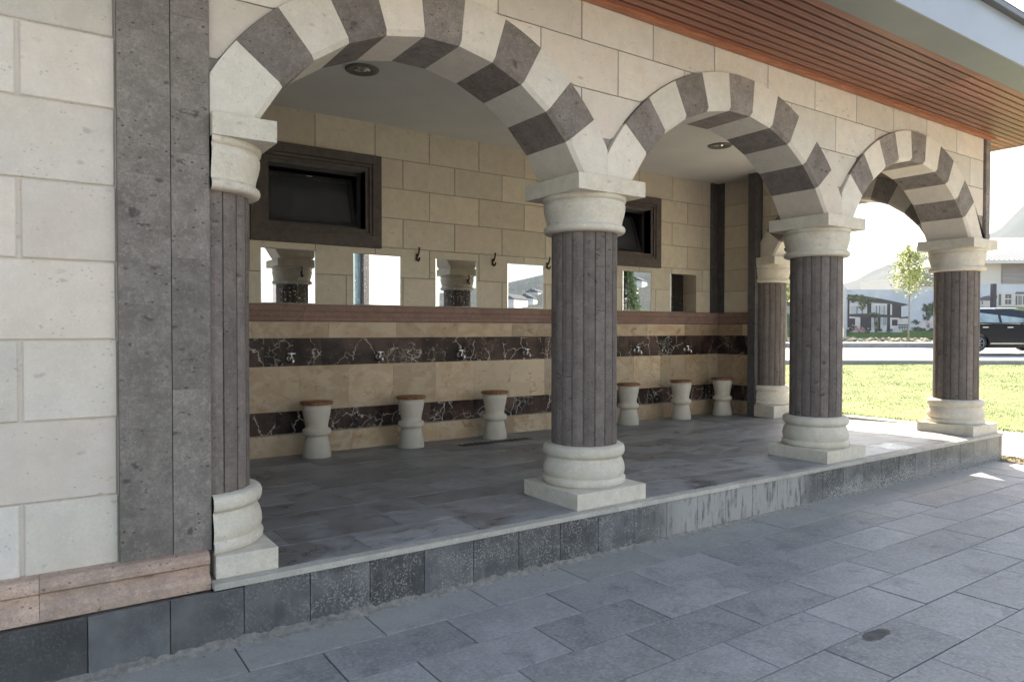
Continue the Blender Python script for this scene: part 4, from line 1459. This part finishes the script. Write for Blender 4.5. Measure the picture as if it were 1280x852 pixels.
# low stones and plants on the verge
mb = MB()
rg = random.Random(21)
for i in range(420):
    d, l = rg.uniform(39.8, 47), rg.uniform(14, 42)
    q = SP(d, l, ground_z(d)+.20)
    bm = bmesh.new(); bmesh.ops.create_icosphere(bm, subdivisions=1, radius=rg.uniform(.04, .16))
    for v_ in bm.verts: v_.co = q+Vector((v_.co.x*1.2, v_.co.y*1.2, v_.co.z*.8))*rg.uniform(.8, 1.2)
    mb.bm(bm)
tag(mb.build('verge_stones', m_ground('mixed_verge_stones', (.10, .11, .06), (.42, .38, .32), .9, 0)), 'low stones and ground cover plants along the far verge', 'ground cover', kind='stuff')

# white house behind the boards
HR = SP(70, 50, .8)
hs = empty('white_house', HR)
tag(hs, 'white house with a ribbed pale metal roof rising behind the boards at the right edge', 'building')
def HP(l, d, z): return SP(d, l, z)
mb = MB()
def hbox(mb, l0, l1, d0, d1, z0, z1, var=.5):
    a = [HP(l0, d0, z0), HP(l1, d0, z0), HP(l1, d1, z0), HP(l0, d1, z0)]
    b = [p_+Vector((0, 0, z1-z0)) for p_ in a]
    mb.add(a+b, [(3, 2, 1, 0), (4, 5, 6, 7), (0, 1, 5, 4), (1, 2, 6, 5), (2, 3, 7, 6), (3, 0, 4, 7)], var)
hbox(mb, 46.5, 66, 71, 82, .5, 8.2); hbox(mb, 40.5, 46.4, 73, 82, .5, 6.9)
mb.build('wall', M['paint_white'], hs)
mb = MB()
hbox(mb, 49.3, 66.2, 70.85, 70.99, 6.05, 8.0); hbox(mb, 46.3, 49.0, 72.85, 72.99, 5.9, 7.2); hbox(mb, 42, 46.2, 72.85, 72.99, 5.9, 7.2)
mb.build('grey_panel', plain('grey_timber_panel', (.26, .25, .25), .7, amt=.12, nscale=1.2, stretch=(.3, .3, 8)), hs)
mb = MB()
# hipped roof, ribs as standing seams
e0, e1, dd0, dd1 = 45.2, 67, 69.8, 83.2
rp = [HP(e0, dd0, 7.9+.3), HP(e1, dd0, 8.2), HP(e1, dd1, 8.2), HP(e0, dd1, 8.2), HP(52.0, 76.5, 11.3), HP(60.5, 76.5, 11.3)]
mb.add(rp, [(0, 1, 5, 4), (1, 2, 5), (2, 3, 4, 5), (3, 0, 4), (0, 3, 2, 1)], .5)
rf = mb.build('roof', M['paint_white'], hs)
mb = MB()
for k in range(44):
    l = e0+.25+.5*k
    top = HP(min(max(l, 52), 60.5), 76.5, 11.34)
    if l < 52: t_ = (l-e0)/(52-e0); top = HP(l, dd0+(76.5-dd0)*t_, 8.2+3.1*t_+.04)
    elif l > 60.5: t_ = (e1-l)/(e1-60.5); top = HP(l, dd0+(76.5-dd0)*t_, 8.2+3.1*t_+.04)
    else: top = HP(l, 76.5, 11.34)
    mb.tube([HP(l, dd0, 8.24), top], .045, 4)
mb.build('roof_seam', M['kerb'], rf)
mb = MB(); hbox(mb, e0-.1, e1+.1, dd0-.15, dd0-.02, 7.95, 8.3)
mb.build('fascia', M['paint_white'], hs)

# ------------------------------------------------------------------ parked car (x forward along the road, rear at -x)
def make_car():
    base = SP(31.8, 20.45, .41)
    r = empty('parked_car', base)
    r.rotation_euler.z = atan2(R2.y, R2.x)
    ORIG[r.name] = Vector((0, 0, 0))
    paint = plain('black_car_paint', (.005, .007, .013), .15, 0, amt=.05, spec=.35)
    paint.node_tree.nodes['Principled BSDF'].inputs['Coat Weight'].default_value = .3
    wb, R = 3.25, .385
    def arc(cx, a0, a1, rr, n=9): return [(cx+rr*cos(a0+(a1-a0)*i/n), R+rr*sin(a0+(a1-a0)*i/n)) for i in range(n+1)]
    lower = [(-1.0, .42)]+[(-1.0, .42)][:0]
    prof = [(-.74, .36), (-.50, .26)]+arc(0, pi+.12, -.12, .46)+[(.5, .19), (wb-.5, .19)]+arc(wb, pi+.12, -.12, .46)+[(wb+.5, .30), (wb+.92, .38), (wb+1.0, .62), (wb+.96, .92), (wb+.80, 1.06), (wb-.15, 1.20), (1.2, 1.25), (-.66, 1.28), (-.76, 1.05), (-.78, .7)]
    mb = MB()
    n = len(prof)
    lay = [(-.86, .06), (-.955, .02), (-.98, 0), (.98, 0), (.955, .02), (.86, .06)]
    area = sum(prof[i-1][0]*prof[i][1]-prof[i][0]*prof[i-1][1] for i in range(n))
    vs = []
    for y_, ins in lay:
        pts = offset_poly(prof, ins if area > 0 else -ins) if ins and ins < .03 else prof
        if ins >= .03: pts = [(x_*.985+.01, .62+(z_-.62)*.93) for x_, z_ in prof]
        vs += [(x_, y_, z_) for x_, z_ in pts]
    fs = [(L*n+i, L*n+(i+1) % n, (L+1)*n+(i+1) % n, (L+1)*n+i) for L in range(len(lay)-1) for i in range(n)]
    fs += [list(range(n)), [(len(lay)-1)*n+i for i in range(n)][::-1]]
    mb.add(vs, fs, .5)
    mb.build('body', paint, r)
    # cabin
    lo = [(-.93, 1.24), (wb-.50, 1.22)]; hi = [(-.70, 1.80), (-.55, 1.86), (1.0, 1.88), (1.75, 1.80)]
    side = [(-.72, 1.22), (3.05, 1.20), (2.30, 1.79), (1.55, 1.88), (-.42, 1.87), (-.60, 1.80)]
    mb = MB()
    vs = [(x_, -(.93 if z_ < 1.3 else .72), z_) for x_, z_ in side]+[(x_, (.93 if z_ < 1.3 else .72), z_) for x_, z_ in side]
    n = 6
    mb.add(vs, [list(range(n)), [n+i for i in range(n)][::-1]]+[(i, (i+1) % n, n+(i+1) % n, n+i) for i in range(n)], .5)
    mb.build('cabin', paint, r)
    gl = plain('car_glass', (.26, .33, .36), .05, amt=.25, nscale=2)
    def side_y(z_): return .93-(z_-1.22)*(.93-.72)/(1.79-1.22)
    wins = [[(-.56, 1.30), (-.12, 1.30), (-.12, 1.70), (-.44, 1.70)], [(.0, 1.30), (.95, 1.30), (.95, 1.74), (.0, 1.73)], [(1.07, 1.30), (2.72, 1.29), (2.22, 1.70), (1.07, 1.74)]]
    for sgn in (-1, 1):
        for wn_ in wins:
            mb = MB()
            a = [(x_, sgn*(side_y(z_)+.006), z_) for x_, z_ in wn_]; b = [(x_, sgn*(side_y(z_)-.01), z_) for x_, z_ in wn_]
            mb.add(a+b, [(0, 1, 2, 3), (7, 6, 5, 4), (0, 4, 5, 1), (1, 5, 6, 2), (2, 6, 7, 3), (3, 7, 4, 0)], .5)
            mb.build('window', gl, r)
        mb = MB()
        mb.bbox(-.66, 2.75, sgn*.935-.012, sgn*.935+.012, 1.235, 1.262, .004)
        mb.build('chrome_strip', M['chrome'], r)
        mb = MB()
        mb.bbox(.5, wb-.5, sgn*.985-.012, sgn*.985+.012, .36, .395, .004)
        mb.build('sill_strip', M['chrome'], r)
        for hx in (.28, 1.36):
            mb = MB(); mb.bbox(hx-.13, hx+.13, sgn*.995-.016, sgn*.995+.016, 1.07, 1.105, .008)
            mb.build('door_handle', M['chrome'], r)
        mb = MB(); mb.tube([(-.45, sgn*.68, 1.88), (-.35, sgn*.68, 1.925), (1.7, sgn*.68, 1.935), (1.9, sgn*.68, 1.89)], .022, 6)
        mb.build('roof_rail', M['chrome'], r)
        mb = MB(); mb.bbox(-.80, -.66, sgn*.84-.08, sgn*.84+.08, .95, 1.15, .02)
        mb.build('tail_light', plain('tail_lamp', (.3, .01, .01), .2, amt=.1), r)
        mb = MB(); mb.bbox(1.95, 2.12, sgn*1.08-.10, sgn*1.08+.10, 1.24, 1.40, .03)
        mb.build('wing_mirror', paint, r)
    for cx in (0, wb):
        for sgn in (-1, 1):
            mb = MB(); seg = 32
            pr = [(.62, .25), (.66, .36), (.74, .385), (.88, .385), (.945, .365), (.95, .27)]
            vs = [(cx+q*cos(2*pi*k/seg), sgn*y_, R+q*sin(2*pi*k/seg)) for y_, q in pr for k in range(seg)]
            mb.add(vs, [(j*seg+k, j*seg+(k+1) % seg, (j+1)*seg+(k+1) % seg, (j+1)*seg+k) for j in range(len(pr)-1) for k in range(seg)], .5, True)
            wh = mb.build('wheel', M['black'], r)
            mb = MB()
            for k in range(7):
                a = 2*pi*k/7
                p0, p1 = Vector((cx, sgn*.93, R)), Vector((cx+.25*cos(a), sgn*.935, R+.25*sin(a)))
                mb.tube([p0, p1], [.045, .03], 6)
            seg = 28
            pr = [(.93, .275), (.95, .27), (.95, .245), (.93, .24)]
            vs = [(cx+q*cos(2*pi*k/seg), sgn*y_, R+q*sin(2*pi*k/seg)) for y_, q in pr for k in range(seg)]
            mb.add(vs, [(j*seg+k, j*seg+(k+1) % seg, ((j+1) % 4)*seg+(k+1) % seg, ((j+1) % 4)*seg+k) for j in range(4) for k in range(seg)], .5, True)
            mb.build('rim', M['rim'], wh)
    return tag(r, 'black estate car with chrome trim parked on the road beyond the lawn', 'car')
make_car()

# ------------------------------------------------------------------ mountains and what stands behind the camera (seen in the mirrors)
from mathutils import noise as mn
def hills(name, d0, d1, l0, l1, hf, nd, nl_, mat):
    mb = MB()
    vs = []
    for i in range(nd+1):
        d = d0+(d1-d0)*i/nd
        for j in range(nl_+1):
            l = l0+(l1-l0)*j/nl_
            q = SP(d, l)
            nz = mn.fractal(Vector((q.x*.0022, q.y*.0022, 3.1)), 1.0, 2.1, 5)
            vs.append((q.x, q.y, max(hf(i/nd, l/d)*(1+.10*nz)+14*nz*min(1, i/nd*3), -1) if i else -2))
    mb.add(vs, [(i*(nl_+1)+j, i*(nl_+1)+j+1, (i+1)*(nl_+1)+j+1, (i+1)*(nl_+1)+j) for i in range(nd) for j in range(nl_)], .5, True)
    return tag(mb.build(name, mat), kind='structure')
def ridge(k):
    # skyline height (m at 1500 m) against bearing l/d
    t = [(-2, 60), (.2, 70), (.40, 100), (.477, 112), (.52, 150), (.58, 196), (.65, 205), (.69, 235), (.728, 300), (.85, 420), (1.2, 520), (3, 450)]
    for (a, za), (b, zb) in zip(t, t[1:]):
        if k <= b: return za+(zb-za)*(k-a)/(b-a)
    return 450
hills('mountain', 700, 1560, -1500, 3600, lambda s, k: ridge(k)*(s**1.15), 22, 160, M['hill'])
def back_hill():
    mb = MB(); vs = []
    na, nr = 60, 16
    for i in range(nr+1):
        rr = 90+ (900-90)*(i/nr)**1.4
        for j in range(na+1):
            az = radians(95+ (200-95)*j/na)      # bearing from +Y clockwise
            x, y = rr*sin(az), rr*cos(az)
            nz = mn.fractal(Vector((x*.006, y*.006, 1.1)), 1.0, 2.1, 4)
            k = max(0, min(1, (rr-90)/600))
            side = .45+.55*max(0, min(1, (150-math.degrees(az))/25))
            vs.append((x, y, -1+112*((rr-90)/810)**1.3*side*(1+.15*nz)+4*nz*k))
    mb.add(vs, [(i*(na+1)+j, i*(na+1)+j+1, (i+1)*(na+1)+j+1, (i+1)*(na+1)+j) for i in range(nr) for j in range(na)], .5, True)
    tag(mb.build('hillside', M['hill']), kind='structure')
    return vs
back_hill()
def small_house(x, y, z, w_, d_, h, rz, label):
    r = empty('hill_house', (x, y, z)); ORIG[r.name] = Vector((0, 0, 0)); r.rotation_euler.z = rz
    mb = MB(); mb.box(-w_/2, w_/2, -d_/2, d_/2, -3, h, .5); mb.build('wall', M['paint_white'], r)
    mb = MB(); e = .6
    mb.add([(-w_/2-e, -d_/2-e, h), (w_/2+e, -d_/2-e, h), (w_/2+e, d_/2+e, h), (-w_/2-e, d_/2+e, h), (-w_/2-e, 0, h+2.2), (w_/2+e, 0, h+2.2)], [(0, 1, 5, 4), (2, 3, 4, 5), (1, 2, 5), (3, 0, 4), (0, 3, 2, 1)], .5)
    mb.build('roof', M['stone_dark'], r)
    for k in range(3):
        mb = MB(); xx = -w_/2+w_*(k+.5)/3
        mb.box(xx-.7, xx+.7, d_/2, d_/2+.05, 1, 2.6, .5); mb.build('window', M['pane_blue'], r)
    tag(r, label, 'house', 'houses on the slope behind the camera')
rg = random.Random(4)
hl = ['pale house low on the slope, seen only in a mirror', ]
k = 0
for az, rr in ((143.5, 330), (145.2, 370), (144.6, 300), (146.2, 400), (136, 300), (135.2, 340), (137.0, 370), (134.5, 400), (143, 430)):
    a = radians(az); x, y = rr*sin(a), rr*cos(a)
    kk = max(0, (rr-90)/600); side = .45+.55*max(0, min(1, (150-az)/25))
    small_house(x, y, -1+112*((rr-90)/810)**1.3*side+.5, rg.uniform(8, 12), 8, rg.uniform(3, 4.5), a+rg.uniform(-.4, .4), 'small pale house %s on the hillside that only the mirrors show' % ['with a low roof', 'among scrub', 'above the first ones', 'near the ridge', 'beside a conifer', 'in the second row', 'with a long front', 'set back', 'highest up'][k])
    k += 1
# white building opposite
wb_ = empty('white_building', (7, -17, -.35))
tag(wb_, 'bright white building facing the arcade, seen only in the mirrors', 'building')
mb = MB(); mb.box(-2, 12.35, -24, -16.3, -.4, 6.2, .5); mb.build('wall', M['paint_white'], wb_)
mb = MB()
for x in (-1.4, .4, 7.2): mb.box(x, x+1.2, -16.32, -16.22, 1.2, 4.8, .5)
mb.build('window', M['pane_blue'], wb_)
mb = MB()
mb.box(8.45, 8.70, -16.32, -15.9, -.4, 6.2, .5); mb.box(5.0, 5.25, -16.32, -15.9, -.4, 6.2, .5)
mb.build('dark_post', M['stone_dark'], wb_)
# conifer
def conifer(base, H, label):
    r = empty('conifer', base); base = Vector(base); rg = random.Random(2)
    mb = MB(); mb.tube([base, base+Vector((0, 0, H))], [.12, .01], 8); mb.build('trunk', M['bark'], r)
    mb = MB()
    for i in range(5200):
        t = rg.random()**.75
        rad = 1.15*(1-t)*(.35+.65*rg.random())
        tier = .09*H*(abs((t*14) % 1-.5))
        a = rg.uniform(0, 2*pi)
        c = base+Vector((rad*cos(a), rad*sin(a), .5+t*(H-.5)-rad*.25+tier*.3))
        u = Vector((cos(a), sin(a), -.3+rg.gauss(0, .3))).normalized(); v = u.orthogonal().normalized()
        q = rg.uniform(.05, .12)
        mb.add([c-u*q, c+v*q*.35, c+u*q, c-v*q*.35], [(0, 1, 2, 3)], rg.random())
    mb.build('crown', M['leaf_dark'], r)
    tag(r, label, 'tree')
conifer((18.4, -10.0, -.37), 5.2, 'bushy green conifer reflected in the mirror right of the second column')

# ------------------------------------------------------------------ air
mb = MB(); mb.box(-4200, 5200, -4200, 5200, -6, 1000, .5)
hz = mb.build('haze', M['room'])
tag(hz, kind='stuff')
hm = bpy.data.materials.new('haze_air'); hm.use_nodes = True
nt = hm.node_tree; nt.nodes.clear()
vo = nt.nodes.new('ShaderNodeVolumePrincipled'); om = nt.nodes.new('ShaderNodeOutputMaterial')
vo.inputs['Density'].default_value = .00012
vo.inputs['Color'].default_value = (.62, .80, 1, 1)
vo.inputs['Anisotropy'].default_value = .2
nt.links.new(vo.outputs[0], om.inputs['Volume'])
hz.data.materials.clear(); hz.data.materials.append(hm)
